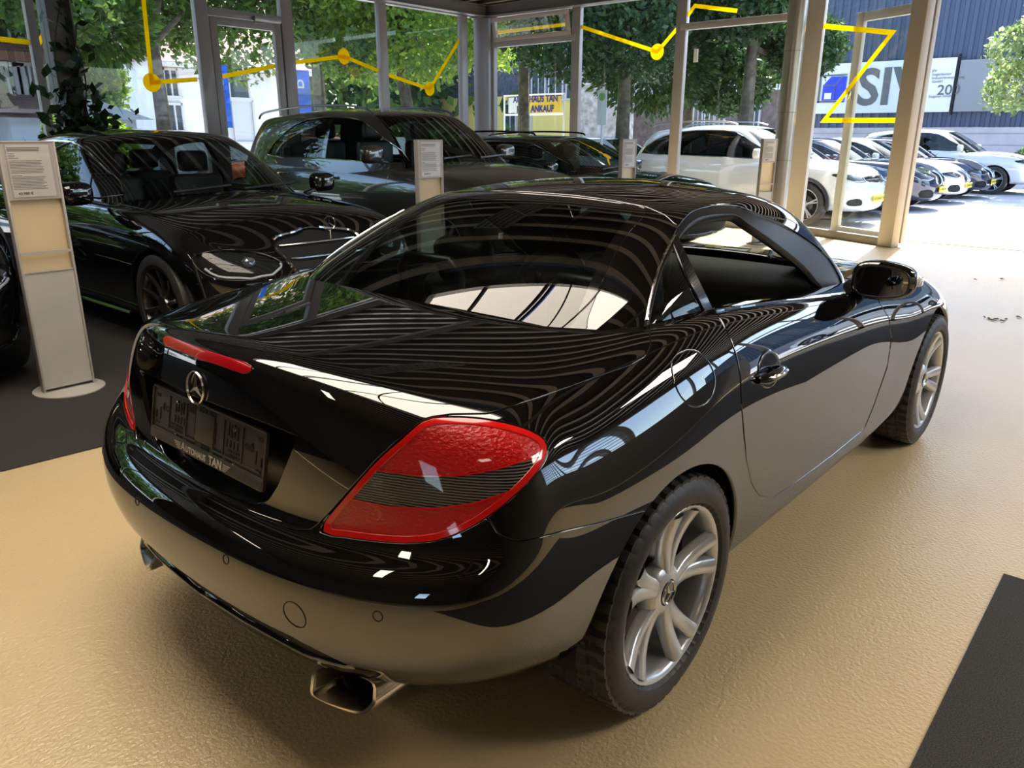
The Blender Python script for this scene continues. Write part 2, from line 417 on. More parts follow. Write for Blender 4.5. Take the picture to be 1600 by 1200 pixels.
# greenhouse
g_rear = [
 [(-.28,0,.90),(-.115,0,.985),(.04,0,1.068),(.22,0,1.165),(.37,0,1.228),(.46,0,1.254)],
 [(-.27,.28,.90),(-.10,.275,.985),(.05,.26,1.066),(.225,.245,1.162),(.375,.23,1.224),(.46,.225,1.249)],
 [(-.17,.605,.89),(-.04,.59,.98),(.095,.56,1.06),(.25,.515,1.148),(.385,.465,1.208),(.47,.44,1.234)],
]
g_side = [
 [(-.02,.715,.86),(.07,.700,.975),(.185,.665,1.055),(.34,.61,1.13),(.47,.565,1.19),(.56,.53,1.222)],
 [(.25,.725,.86),(.27,.722,.975),(.36,.685,1.055),(.47,.635,1.14),(.58,.59,1.20),(.67,.545,1.234)],
 [(.6,.74,.84),(.6,.738,.955),(.66,.70,1.05),(.72,.65,1.14),(.79,.60,1.205),(.85,.55,1.242)],
 [(1.0,.74,.82),(1.0,.735,.925),(1.0,.70,1.02),(1.0,.655,1.12),(1.0,.605,1.195),(1.0,.55,1.242)],
 [(1.4,.725,.80),(1.4,.72,.895),(1.34,.69,.99),(1.26,.655,1.085),(1.20,.61,1.165),(1.15,.55,1.217)],
 [(1.72,.69,.78),(1.66,.675,.885),(1.54,.65,.97),(1.41,.62,1.06),(1.31,.58,1.145),(1.23,.525,1.197)],
]
g_front = [
 [(1.86,.50,.80),(1.80,.49,.90),(1.65,.47,.99),(1.50,.45,1.08),(1.38,.43,1.165),(1.28,.41,1.222)],
 [(1.95,.26,.82),(1.88,.25,.915),(1.72,.24,1.005),(1.56,.235,1.095),(1.42,.225,1.18),(1.31,.22,1.24)],
 [(1.98,0,.82),(1.91,0,.92),(1.75,0,1.01),(1.58,0,1.10),(1.44,0,1.185),(1.32,0,1.247)],
]
g_cent = [(.52,1.262),(.67,1.277),(.86,1.288),(1.0,1.286),(1.16,1.273),(1.25,1.259)]
GH = boxcage(g_rear, g_side, g_front, g_cent, ref=(1, 2, 1), crown=2.4, level=3, decay=1.5)
# --- shut lines of the roadster, as seen on its right side
right = lambda V: V[:, 1] < .02
REARC = (-.02, .30, .375); FRONTC = (2.42, .30, .375)
def arch(c, extra=0.):
    return lambda V: np.where(V[:, 1] < -.45, np.hypot(V[:, 0]-c[0], V[:, 2]-c[1])-c[2]-extra, 1.)
LIDP = [(200,683),(217,705),(280,743),(336,775),(406,810),(455,827),(478,830),(493,824),(520,795),(547,764),(590,716),(628,682),(664,653),(705,647),(764,646),(840,622),(930,590),(985,571),(1010,557),(1017,538),(1013,500),(1000,400),(500,340),(200,400)]
LAMPP = [(499,829),(547,767),(590,719),(630,684),(664,656),(705,651),(755,654),(805,664),(840,678),(855,694),(851,720),(826,753),(782,793),(730,827),(680,845),(630,849),(580,845),(530,838)]
STOPP = [(200,500),(268,528),(330,549),(389,567),(395,573),(392,581),(384,586),(330,567),(200,534)]
RECP = [(200,585),(249,600),(330,629),(400,655),(466,681),(458,700),(434,760),(418,785),(396,788),(315,757),(245,707),(200,690)]
DOORP = [(1110,470),(1118,487),(1128,501),(1137,520),(1145,539),(1152,562),(1157,590),(1159,637),(1166,718),(1175,757),(1187,775),(1205,779),(1240,757),(1300,712),(1350,671),(1366,632),(1387,571),(1393,528),(1389,497),(1369,464),(1345,440),(1300,430),(1200,440)]
FUELP = [(1049,576),(1056,556),(1073,547),(1087,548),(1099,556),(1110,570),(1117,590),(1115,612),(1105,629),(1088,636),(1072,629),(1058,610)]
SEAMP = [(400,-200),(2000,-200),(2000,780),(1010,797),(994,801),(940,816),(880,830),(830,843),(805,846),(780,837),(762,808),(740,805),(680,830),(600,830),(505,815),(470,829),(300,700),(-200,300),(-200,-200)]
HOODY = lambda V: np.where(V[:, 0] > 1.2, np.abs(V[:, 1])-(.715-.06*np.clip(V[:, 0]-1.75, 0, 2)), 1.)
cockpit = sdf([(-.08,-.5),(.0,-.635),(.10,-.675),(.3,-.708),(.9,-.715),(1.4,-.705),(1.62,-.655),(1.78,-.50),(1.86,-.25),(1.88,0),(1.88,.3),(-.12,.3),(-.12,0)])
fcock = lambda V: np.where(V[:, 2] > .8, cockpit(V[:, :2]), 1.)
BODY1 = BODY.clip(fcock, 1)
B0 = BODY1.clip(arch(REARC), 1).clip(arch(FRONTC), 1)
g = .0021
fl = fpx(LIDP, 0, lambda V: (V[:, 1] < .02) & (V[:, 0] < .5)); flamp = fpx(LAMPP, 3, lambda V: (V[:, 0] < 0) & (V[:, 1] < -.1)); fdoor = fpx(DOORP, 0, lambda V: (V[:, 1] < -.6) & (V[:, 0] > .1))
ffuel = fpx(FUELP, 3, lambda V: V[:, 1] < -.6); fstop = fpx(STOPP, 0, lambda V: V[:, 0] < -.5); frec = fpx(RECP, 0, lambda V: V[:, 0] < -.5)
def fbump(V):  # negative = bumper: behind the seam, below the lid and lamp
    s_ = sdf(SEAMP)(PXY(V))*np.maximum((V-CP)@RF, .1)/CF
    return np.where(V[:, 0] < .0, -s_, 1.)
cskip = lambda v: abs(v[1]) < 2e-4
def part(s, name, m, both=False, label=None, depth=.014, roll=.0012):
    t = s.flange(depth, roll, cskip)
    if both: return [t.both().obj(name, m, slk, label)]
    return [t.obj(name, m, slk, label), t.mirror().obj(name, m, slk, label)]
lid = B0.clip(fl, -1, g)
lidp = lid.clip(fstop, 1, .0008).clip(frec, 1, 0)
part(lidp, 'trunk_lid', PAINT, True)
rest = B0.clip(fl, 1, g)
bum = rest.clip(fbump, -1, g).clip(flamp, 1, g)
rest2 = rest.clip(fbump, 1, g).clip(flamp, 1, g)
# number plate recess
rec = lid.clip(frec, -1, 0)
rf = rec.offset(-.056)
rf.both().obj('plate_recess', mat('recess_black', (.006, .006, .006), .3), slk)
wall = rec.flange(.057, 0., cskip); wall.F = wall.F[len(rec.F):]; wall.compact().both().obj('recess_wall', PAINT, slk)
# door, fuel flap, hood, sides
part(rest2.clip(fdoor, -1, g), 'door', PAINT)
sides = rest2.clip(fdoor, 1, g)
part(sides.clip(ffuel, -1, g*.8), 'fuel_flap', PAINT) if False else sides.clip(ffuel, -1, .0028).flange(.014, .002).obj('fuel_flap', PAINT, slk)
hood = sides.clip(HOODY, -1, g); sides = sides.clip(HOODY, 1, g)
part(hood, 'hood', PAINT, True)
rear_q = sides.clip(lambda V: V[:, 0]-1.0, -1); front_q = sides.clip(lambda V: V[:, 0]-1.0, 1)
rq = rear_q.flange(.014, .0012, lambda v: abs(v[0]-1.0) < 1e-3)
rq.mirror().obj('quarter_panel', PAINT, slk)
rear_q.clip(ffuel, 1, .0016).flange(.014, .0018, lambda v: abs(v[0]-1.0) < 1e-3).obj('quarter_panel', PAINT, slk)
fq = front_q.flange(.014, .0012, lambda v: abs(v[0]-1.0) < 1e-3 or cskip(v))
fq.obj('front_fender', PAINT, slk); fq.mirror().obj('front_fender', PAINT, slk)
# bumper with slot
slot = sdf([(150,840),(275,889),(380,949),(470,1003),(530,1033),(558,1045),(550,1048),(480,1028),(384,974),(280,908),(200,870)])
fslot = lambda V: np.where((V[:, 2] < .42) & (V[:, 0] < -.5), slot(PXY(V))*2/CF, 1.)
bump_ = bum.clip(fslot, 1, 0)
part(bump_, 'bumper', PAINT, True, depth=.02)
sl = bum.clip(fslot, -1, 0)
sl.offset(-.018).both().obj('bumper_slot', DARK, slk)
# lamps
LR = {}
RED = mat('lamp_red', (.85, .010, .008), .08, coat=1., coatr=.02); RED2 = mat('lamp_red_ribbed', (.55, .006, .005), .12, coat=1., coatr=.02)
n_, l_, b_ = nodes(RED2); t_ = tex(RED2, 'ShaderNodeTexVoronoi', 85, coord='Object', mapscale=(1, 1, 1.8)); bump(RED2, t_.outputs[0], .5, .003); b_.inputs['Coat Normal'].default_value = (0, 0, 0)
l_.new(ramp(RED2, t_.outputs[0], [(.05, (1.0, .28, .16)), (.30, (1.0, .02, .012)), (.65, (.62, .004, .004))]), b_.inputs['Base Color'])
SMOKE = mat('lamp_smoke', (.05, .045, .045), .1, coat=1., coatr=.02)
n_, l_, b_ = nodes(SMOKE); t_ = tex(SMOKE, 'ShaderNodeTexWave', 60, coord='Object', rot=(0, PI/2, 0)); t_.inputs['Distortion'].default_value = 1.5
l_.new(ramp(SMOKE, t_.outputs[0], [(.45, (.012, .010, .010)), (.95, (.20, .18, .16))]), b_.inputs['Base Color']); bump(SMOKE, t_.outputs[0], .4, .003)
lens = rest.join(lid) if False else B0
lens = lens.clip(flamp, -1, .0022)
b1 = sdf([(400,500),(900,500),(900,690),(845,711),(780,732),(730,742),(667,745),(590,735),(540,722),(400,700)])
b2 = sdf([(400,950),(900,950),(900,730),(860,735),(805,765),(742,786),(680,795),(605,792),(547,780),(500,765),(400,740)])
F1 = lambda V: b1(PXY(V)); F2 = lambda V: b2(PXY(V))
rim_ = lens.clip(flamp, 1, -.0125); core = lens.clip(flamp, -1, .0125)
fr_ = lambda s, d=.002: s.flange(.01, .0012)
for mi in (False, True):
    f_ = (lambda s: s.mirror()) if mi else (lambda s: s)
    lampo = empty('tail_lamp', (0, 0, 0), parent=slk)
    f_(fr_(rim_)).obj('lamp_rim', RED, lampo)
    f_(core.clip(F1, -1, .5).offset(-.002)).obj('upper_lens', RED2, lampo)
    mid = core.clip(F1, 1, .5).clip(F2, 1, .5)
    f_(mid.offset(-.003)).obj('smoked_lens', SMOKE, lampo, 'smoked grey band')
    f_(core.clip(F2, -1, .5).offset(-.002)).obj('lower_lens', RED2, lampo)
    f_(core.clip(F1, 1, -1.).clip(F1, -1, -1.).join(core.clip(F2, 1, -1.).clip(F2, -1, -1.))).obj('lens_ridge', RED, lampo)
st = lid.clip(fstop, -1, .0012).flange(.01, .001, cskip).both().obj('brake_light', mat('stop_red', (.62, .006, .015), .15, coat=1.), slk, 'high brake light strip')
# liner behind the gaps
lin = B0.clip(frec, 1, .0).offset(-.0125)
lin.both().obj('gap_liner', DARK, slk)
for c in (REARC, FRONTC):
    for s in (-1, 1):
        prof = MB(); n = 40; r = c[2]+.002
        for k in range(n+1):
            t = PI*k/n; x, z = c[0]+r*math.cos(t), c[1]+r*math.sin(t)
            prof.v += [(x, s*.845, z), (x, s*.52, z)]
            if k: b = 2*(k-1); prof.f.append((b, b+1, b+3, b+2))
        b = len(prof.v); prof.v += [(c[0]+r*math.cos(PI*k/n), s*.52, c[1]+r*math.sin(PI*k/n)) for k in range(n+1)]; prof.f.append(tuple(range(b, b+n+1)))
        prof.build('wheel_arch_liner', DARK, slk)
MB().box2((-.55, -.45, .28), (2.9, .45, .30)).box2((.45, -.80, .215), (1.9, .80, .235)).build('underbody', DARK, slk)
# --- cabin of the roadster
DLOO = [(1012,500),(1014,482),(1022,442),(1033,407),(1048,376),(1057,357),(1071,338),(1088,325),(1120,318),(1152,320),(1184,333),(1216,346),(1259,371),(1286,392),(1302,412),(1316,440),(1322,475),(1290,480),(1180,500),(1118,520),(1014,530)]
DLOI = [(1016,504),(1019,482),(1027,445),(1038,410),(1053,382),(1074,350),(1099,334),(1138,331),(1155,334),(1174,348),(1206,371),(1237,395),(1259,414),(1277,436),(1290,470),(1180,490),(1118,510),(1016,520)]
RWP = [(690,640),(913,515),(915,506),(927,474),(940,442),(961,396),(985,360),(1011,326),(960,316),(900,308),(838,303),(760,298),(660,297),(400,297),(400,640)]
ROOFP = [(400,-100),(1700,-100),(1700,700),(1330,470),(1090,420),(1064,352),(1057,352),(1040,336),(1011,323),(960,313),(900,305),(838,300),(760,295),(665,294),(400,294)]
side_r = lambda V: (V[:, 1] < -.3) & (V[:, 0] > -.02)
fdlo = fpx(DLOO, 3, side_r); fdli = fpx(DLOI, 3, side_r)
frw = fpx(RWP, 2, lambda V: V[:, 0] < .62)
def froof(V):
    s_ = sdf(ROOFP)(PXY(V))*np.maximum((V-CP)@RF, .1)/CF
    return np.where(V[:, 0] < .78, s_, -1.)
wlim = lambda z: .475+(1.235-z)*.47
fws = lambda V: np.where(V[:, 0] > 1.05, np.maximum(np.abs(V[:, 1])-wlim(V[:, 2]), V[:, 2]-1.243+.12*V[:, 1]**2), 1.)
TINT = glass('tinted_glass', (.30, .36, .33), ior=1.7); CLEARG = glass('clear_glass', (.80, .86, .84))
FRIT = mat('glass_edge_black', (.004, .004, .004), .05, coat=1.)
shell = GH.clip(fdlo, 1, 0).clip(frw, 1, .0012).clip(fws, 1, .0012)
roofp = shell.clip(froof, -1, .0014); rearp = shell.clip(froof, 1, .0014)
part(roofp, 'roof_panel', PAINT, True)
part(rearp, 'rear_pillar', PAINT, True)
rw = GH.clip(frw, -1, .001)
rw.clip(frw, -1, .028).offset(-.001).both().obj('rear_window', TINT, slk)
rw.clip(frw, 1, -.028).offset(-.0008).both().obj('rear_window_border', FRIT, slk)
ws = GH.clip(fws, -1, .001)
ws.clip(fws, -1, .03).both().obj('windshield', CLEARG, slk); ws.clip(fws, 1, -.03).both().obj('windshield_border', FRIT, slk)
seal = GH.clip(fdlo, -1, 0).clip(fdli, 1, 0).clip(lambda V: V[:, 2]-.86, 1)
SEAL = mat('window_seal', (.012, .013, .016), .35)
def both_sides(s, name, m, par=None):
    s.obj(name, m, par or slk); s.mirror().obj(name, m, par or slk)
both_sides(seal.offset(-.006).flange(.03, .002), 'window_seal', SEAL)
qgl = GH.clip(fpx([(1014,505),(1018,482),(1026,445),(1037,410),(1055,372),(1081,428),(1110,490),(1100,520)], 0, side_r), -1, 0)
both_sides(qgl.offset(-.008), 'quarter_window', glass('quarter_glass', (.5, .58, .55)))
divp = GH.clip(fpx([(1050,372),(1059,366),(1087,425),(1117,487),(1107,492),(1076,432)], 0, side_r), -1, 0)
both_sides(divp.offset(-.002).flange(.012, .002), 'window_divider', mat('trim_black', (.01, .01, .011), .2, coat=.5))
GH.clip(fdli, -1, -.001).clip(fpx([(1014,505),(1018,482),(1026,445),(1037,410),(1055,372),(1081,428),(1110,490),(1100,560)], 0, side_r), 1, 0).offset(-.012).mirror().obj('door_window', CLEARG, slk)
# chrome line along the rear edge of the quarter window and a belt moulding on each door
qe = smoothpoly([(1011,500),(1014,480),(1023,440),(1036,403),(1054,368)], 5, False)
def on_gh(poly, S, off=.002):
    """nearest surface points seen at these picture positions, right side"""
    P2 = PXY(S.V); ok = (S.V[:, 1] < -.2); out = []
    for q in poly:
        d = np.where(ok, ((P2-q)**2).sum(1), 1e9); i = np.argsort(d)[:4]; dep = ((S.V[i]-CP)@RF).mean()
        dr = RF+(q[0]-800)/CF*RX-(q[1]-600)/CF*RU; out.append(CP+dr*(dep-off))
    return out
t_ = MB().tube(on_gh(qe, GH), .004, 6); t_.build('window_trim', CHROME, slk, True)
t_ = MB().tube([Vector((p[0], -p[1], p[2])) for p in on_gh(qe, GH)], .004, 6); t_.build('window_trim', CHROME, slk, True)
belt = smoothpoly([(1116,488),(1160,481),(1220,473),(1290,466),(1318,461)], 5, False)
bp = on_gh(belt, BODY, .004)
for s in (1, -1):
    MB().tube([(p[0], p[1]*s, p[2]+.002) for p in bp], .0065, 8).build('belt_moulding', mat('moulding', (.02, .02, .022), .12, coat=1.), slk, True)
# inner skin of the cabin
inner = GH.clip(fdlo, 1, 0).clip(frw, 1, .004).clip(fws, 1, .004).offset(-.022)
Surf(inner.V, -inner.N, [q[::-1] for q in inner.F]).both().obj('headliner', mat('headliner', (.05, .048, .045), .9), slk)
# cabin tub, dashboard, seats
LEATH = noisy('black_leather', (.012, .012, .013), (.022, .021, .021), 60, .42, .15, .002)
DASH = noisy('dash_plastic', (.085, .085, .085), (.11, .108, .105), 400, .5, .1, .001)
tub = MB()
tub.box2((-.1, -.72, .25), (1.9, .72, .27)).box2((-.12, -.70, .27), (-.08, .70, .93)).box2((1.78, -.72, .27), (1.82, .72, .85))
for s in (-1, 1): tub.box2((-.1, s*.765, .27), (1.85, s*.74, .885 if s else 0))
tub.build('cabin_tub', DARK, slk)
dv = MB(); n = 12
prof = [(1.24, .60), (1.22, .74), (1.24, .83), (1.30, .872), (1.42, .893), (1.60, .90), (1.80, .895), (1.86, .88), (1.86, .60)]
for k in range(n+1):
    y = -.70+1.4*k/n; cr = 1-abs(y/.75)**4*.03; dv.v += [(x+.02*math.cos(y*3), y, z*cr) for x, z in prof]
m_ = len(prof)
for k in range(n):
    for j in range(m_-1): a = k*m_+j; dv.f.append((a, a+1, a+m_+1, a+m_))
dv.build('dashboard', DASH, slk, sub=2)
for y in (-.62, -.05, .05, .62):
    v_ = MB().lathe([(.0, .0), (.030, .0), (.036, -.004), (.042, -.006), (.046, 0), (.048, .012)], 28, 'x', (1.222, y, .80)); v_.build('air_vent', mat('vent', (.05, .05, .052), .25, metal=.6), slk, True)
st_ = MB(); st_.tube([(1.02+.07*math.sin(t), .36+.185*math.cos(t), .80+.17*math.sin(t)) for t in np.linspace(0, 2*PI, 33)], .016, 10, False)
st_.tube([(1.02, .36, .80), (1.25, .36, .74)], .03, 12); st_.bar((1.02, .18, .80), (1.02, .54, .80), .045, .02); st_.build('steering_wheel', LEATH, slk, True)
def seat(y):
    e = empty('seat', (0, 0, 0), parent=slk)
    def pad(name, c, d, rx=0, M=None):
        b = MB().box((0, 0, 0), d); b.build(name, LEATH, e, bevel=min(d)*.38, seg=4).matrix_local = Matrix.Translation(c) @ Matrix.Rotation(rx, 4, 'Y')
    pad('seat_cushion', (.98, y, .42), (.52, .50, .16), -.12)
    pad('seat_back', (.62, y, .66), (.15, .49, .56), -.33)
    pad('headrest', (.50, y, .99), (.10, .26, .17), -.25)
    for s in (-1, 1): pad('seat_bolster', (.69, y+s*.215, .64), (.14, .09, .46), -.33)
    MB().tube([(.33, y-.15, .78), (.32, y-.15, .98), (.315, y-.11, 1.02), (.315, y+.11, 1.02), (.32, y+.15, .98), (.33, y+.15, .78)], .018, 10).build('roll_bar', mat('satin_metal', (.12, .12, .12), .35, metal=1.), e, True)
seat(-.35); seat(.35)
MB().box((1.30, 0, 1.17), (.03, .22, .06)).build('inside_mirror', LEATH, slk, bevel=.012)
# --- wing mirrors
def supere(c, r, p, n=32, m=20):
    mb = MB()
    for i in range(m+1):
        a = -PI/2+PI*i/m
        for k in range(n):
            t = 2*PI*k/n; f = lambda v, e: math.copysign(abs(v)**e, v)
            mb.v.append((c[0]+r[0]*f(math.cos(a), p)*f(math.cos(t), p), c[1]+r[1]*f(math.cos(a), p)*f(math.sin(t), p), c[2]+r[2]*f(math.sin(a), p)))
    for i in range(m):
        for k in range(n): mb.f.append((i*n+k, i*n+(k+1) % n, (i+1)*n+(k+1) % n, (i+1)*n+k))
    return mb
def wing_mirror(s):
    e = empty('wing_mirror', (0, 0, 0), parent=slk)
    M = Matrix.Translation((1.425, s*.868, .935)) @ Matrix.Rotation(s*-.10, 4, 'Z')
    hs = supere((0, 0, 0), (.075, .108, .072), .62); V = []
    for v in hs.v:
        x, y, z = v; x = min(x, .0)*.35+max(x, 0)*1.15; oy = y*s
        z *= 1-.22*max(0, oy/.108)*1.0; x += .02*max(0, oy/.1)
        V.append((x, y, z))
    hs.v = V; hs.xf(M).build('mirror_housing', PAINT, e, True)
    gl = MB(); pts = [(math.copysign(abs(math.cos(t))**.55, math.cos(t))*.088, math.copysign(abs(math.sin(t))**.55, math.sin(t))*.054) for t in np.linspace(0, 2*PI, 40, False)]
    gl.prism([(y, z*(1-.2*max(0, y*s/.1))) for y, z in pts], -.030, -.0275, 'yz').xf(M).build('mirror_glass', mat('mirror_glass_dark', (.30, .31, .34), .02, metal=1.), e)
    gl = MB(); gl.tube([M @ Vector((-.028, y*1.02, z*(1-.2*max(0, y*s/.1))*1.03)) for y, z in pts+pts[:1]], .004, 6, False).build('mirror_bezel', SEAL, e, True)
    ins = MB(); ins.prism([(y*.93, z*(1-.2*max(0, y*s/.1))*.9) for y, z in pts], -.033, -.0315, 'yz')
    MB().box((1.43, s*.99, .945), (.05, .012, .03)).build('indicator_lens', mat('clear_lens', (.8, .8, .8), .08, coat=1.), e, bevel=.004)
    MB().tube([(1.50, s*.74, .872), (1.47, s*.79, .885), (1.44, s*.83, .90)], [.045, .035, .03], 12).build('mirror_foot', SEAL, e, True)
for s in (-1, 1): wing_mirror(s)
# --- door handle with chrome strip
def door_handle(s):
    e = empty('door_handle', (0, 0, 0), parent=slk)
    P2 = PXY(BODY.V); d_ = ((P2-np.array((1201., 578.)))**2).sum(1)+(BODY.V[:, 1] > 0)*1e6; i = np.argsort(d_)[:6]; p = BODY.V[i].mean(0); n = BODY.N[i].mean(0); n /= np.linalg.norm(n)
    xa = Vector((1, 0, 0)); xa = (xa-Vector(n)*xa.dot(Vector(n))).normalized(); ya = -Vector(n); za = xa.cross(ya)
    M = Matrix(((xa[0], ya[0], za[0], p[0]), (xa[1], ya[1], za[1], p[1]), (xa[2], ya[2], za[2], p[2]), (0, 0, 0, 1)))
    if s > 0: M = Matrix.Diagonal((1, -1, 1, 1)) @ M
    c = MB().lathe([(0, .0), (.040, -.0012), (.050, -.0022), (.053, -.0018), (.055, .003)], 40, 'y'); c.v = [(x*1.42, y, z*.98+.004) for x, y, z in c.v]
    c.xf(M).build('handle_cup', mat('cup', (.002, .002, .002), .12, coat=1.), e, True, angle=60)
    h = MB(); h.tube([(-.076, -.002, -.012), (-.066, -.014, -.012), (-.035, -.022, -.012), (.035, -.022, -.012), (.066, -.014, -.012), (.076, -.002, -.012)], [.010, .013, .015, .015, .013, .010], 14)
    h.xf(M).build('handle_bar', PAINT, e, True)
    h = MB(); h.tube([(-.076, -.012, -.010), (-.045, -.034, -.010), (.0, -.0385, -.010), (.045, -.034, -.010), (.076, -.012, -.010)], .004, 8); h.xf(M).build('handle_strip', CHROME, e, True)
for s in (-1, 1): door_handle(s)
# --- star emblem
def star_emblem(name, R, M, m, parent, ring=.085, thick=.006):
    mb = MB(); n = 40
    mb.lathe([(R*(1-ring*1.6), 0), (R*(1-ring), thick), (R, thick*.4), (R, 0)], n, 'z')
    for k in range(3):
        a = PI/2+k*2*PI/3; ca, sa = math.cos(a), math.sin(a); b = len(mb.v)
        tip = (R*.94*ca, R*.94*sa, thick*.3); w = R*.155
        l = (w*math.cos(a+PI/3), w*math.sin(a+PI/3), 0); r = (w*math.cos(a-PI/3), w*math.sin(a-PI/3), 0)
        mb.v += [tip, l, (0, 0, thick*1.5), r]; mb.f += [(b, b+1, b+2), (b, b+2, b+3)]
    o = mb.build(name, m, parent, angle=20, bevel=0); o.matrix_local = M; return o
def frame(o, xa, ya):
    xa = Vector(xa).normalized(); ya = Vector(ya); ya = (ya-xa*xa.dot(ya)).normalized(); za = xa.cross(ya)
    return Matrix(((xa[0], ya[0], za[0], o[0]), (xa[1], ya[1], za[1], o[1]), (xa[2], ya[2], za[2], o[2]), (0, 0, 0, 1)))
i_ = np.argmin((BODY.V[:, 1]**2)*9+(BODY.V[:, 2]-.877)**2+(BODY.V[:, 0] > -.4)*9)
BADGE = mat('badge_silver', (.85, .83, .80), .22, metal=1.)
star_emblem('star_emblem', .040, frame(tuple(BODY.V[i_]+BODY.N[i_]*.003), (0, -1, 0), (float(-BODY.N[i_][2]/BODY.N[i_][0]), 0, 1)), BADGE, slk, ring=.05, thick=.005)
# --- number plate holder
ph = empty('plate_holder', (0, 0, 0), parent=slk)
PM = frame((-.752, 0, .757), (0, -1, 0), (.20, 0, 1))
HP = noisy('holder_plastic', (.060, .053, .046), (.080, .070, .060), 200, .42, .05, .001)
hw, hh = .2625, .069
def rrect(w, h, r, n=5):
    return [(sx*(w-r)+r*math.cos(a0+k*PI/2/n), sy*(h-r)+r*math.sin(a0+k*PI/2/n)) for sx, sy, a0 in ((1, 1, 0), (-1, 1, PI/2), (-1, -1, PI), (1, -1, 1.5*PI)) for k in range(n+1)]
MB().prism(rrect(hw, hh, .010), -.004, .0, 'xy').build('holder_base', HP, ph, bevel=.001).matrix_local = PM
hf = MB()
for a, b in (((-hw+.003, -hh+.003), (-hw+.003, hh-.006)), ((-hw+.003, hh-.003), (hw-.003, hh-.003)), ((hw-.003, hh-.006), (hw-.003, -hh+.003))): hf.bar((*a, .002), (*b, .002), .005, .006)
hf.box((0, -hh+.028, .002), (2*hw-.01, .003, .006))
for x in (-.175, -.09, .085, .165): hf.box((x, .012, .0015), (.004, .085, .004))
hf.box((0, .012, .001), (.085, .075, .004)); hf.box((-.14, -.03, .001), (.2, .004, .003)); hf.box((.14, -.03, .001), (.2, .004, .003))
hf.build('holder_ribs', HP, ph, bevel=.0008).matrix_local = PM
hd = MB(); rr = random.Random(3)
def hole(x, y, w, h, r=0.):
    hd.box((x, y, .0012), (w, h, .0012), r)
for x in (-.038, .038): hole(x, .012, .022, .05)
for x in (-.062, -.012, .030): hole(x, .048, .030 if x != -.012 else .034, .024)
for x in (-.125, -.065, .005, .06, .115): hole(x, -.031, .036, .016)
for sx in (-1, 1):
    for k in range(4): hole(sx*(.105+.013*k), .038-.004*(k % 2), .004, .030); hole(sx*(.100+.015*k), .004, .004, .018)
    for k in range(3): hole(sx*(.115+.022*k), -.012, .016, .005); hole(sx*(.12+.02*k), -.021, .012, .004)
    hole(sx*.235, .045, .018, .008); hole(sx*.243, -.005, .006, .02); hole(sx*.222, .0, .004, .03); hole(sx*.205, .02, .004, .02); hole(sx*.235, -.028, .02, .008)
    for k in (0, 1): hd.lathe([(.004, .0018), (.008, .0018)], 14, 'z', (sx*(.185+.018*k), .018, 0))
o = hd.build('holder_slots', DARK, ph); o.matrix_local = PM; o['kind'] = 'stuff'
MB().prism(rrect(hw-.004, .0125, .004), .0, .006, 'xy', (0, -hh+.0135, 0)).build('holder_strip', HP, ph, bevel=.0012).matrix_local = PM
LET = mat('holder_lettering', (.62, .58, .50), .4)
text('holder_lettering', 'A', .027, LET, ph, M=PM @ Matrix.Translation((-.088, -hh+.014, .0066)), depth=.0004, bold=.0006)
text('holder_lettering', 'UTOHAUS', .0205, LET, ph, M=PM @ Matrix.Translation((-.027, -hh+.0125, .0066)), depth=.0004, bold=.0006)
text('holder_lettering', 'TAN', .029, LET, ph, M=PM @ Matrix.Translation((.064, -hh+.014, .0066)), depth=.0004, bold=.0008)
for s in (-1, 1):
    wg = MB()
    for k in range(4): wg.box((s*(.116-.003*k)-.002, -hh+.0205-.0045*k, .0066), (.030-.005*k, .0018, .0008))
    wg.build('holder_wing_mark', LET, ph).matrix_local = PM
for x, y in ((-.135, .045), (.130, .042), (-.14, -.036), (.135, -.036)): MB().lathe([(0, .0045), (.005, .004), (.006, .001)], 12, 'z', (x, y, 0)).build('holder_screw', CHROME, ph, True).matrix_local = PM
# --- exhaust tips
def tip(s):
    e = empty('exhaust_tip', (0, 0, 0), parent=slk)
    pr = [(-.075, .028), (.058, .033), (.085, .010), (.085, -.010), (.055, -.030), (-.058, -.032), (-.082, -.012)]
    P_ = smoothpoly(pr, 4)
    mb = MB(); n = len(P_)
    rows = [(-.56, .96, -.0), (-.735, 1.0, 0.), (-.743, .985, 0.), (-.743, .87, 0), (-.735, .85, 0), (-.63, .85, 0)]
    for x, k, _ in rows: mb.v += [(x+.016*(p[1]/.03)-.02*p[0]/.08*-1, s*.465+p[0]*k*s*1.0, .268+p[1]*k*1.12) for p in P_]
    for i in range(len(rows)-1):
        for k in range(n): mb.f.append((i*n+k, i*n+(k+1) % n, (i+1)*n+(k+1) % n, (i+1)*n+k))
    mb.build('tip_sleeve', mat('exhaust_chrome', (.80, .74, .66), .2, metal=1.), e, True, angle=50)
    MB().prism([(s*.465+p[0]*.84*s, .268+p[1]*.95) for p in P_], -.645, -.635, 'yz').build('tip_inside', DARK, e)
for s in (-1, 1): tip(s)
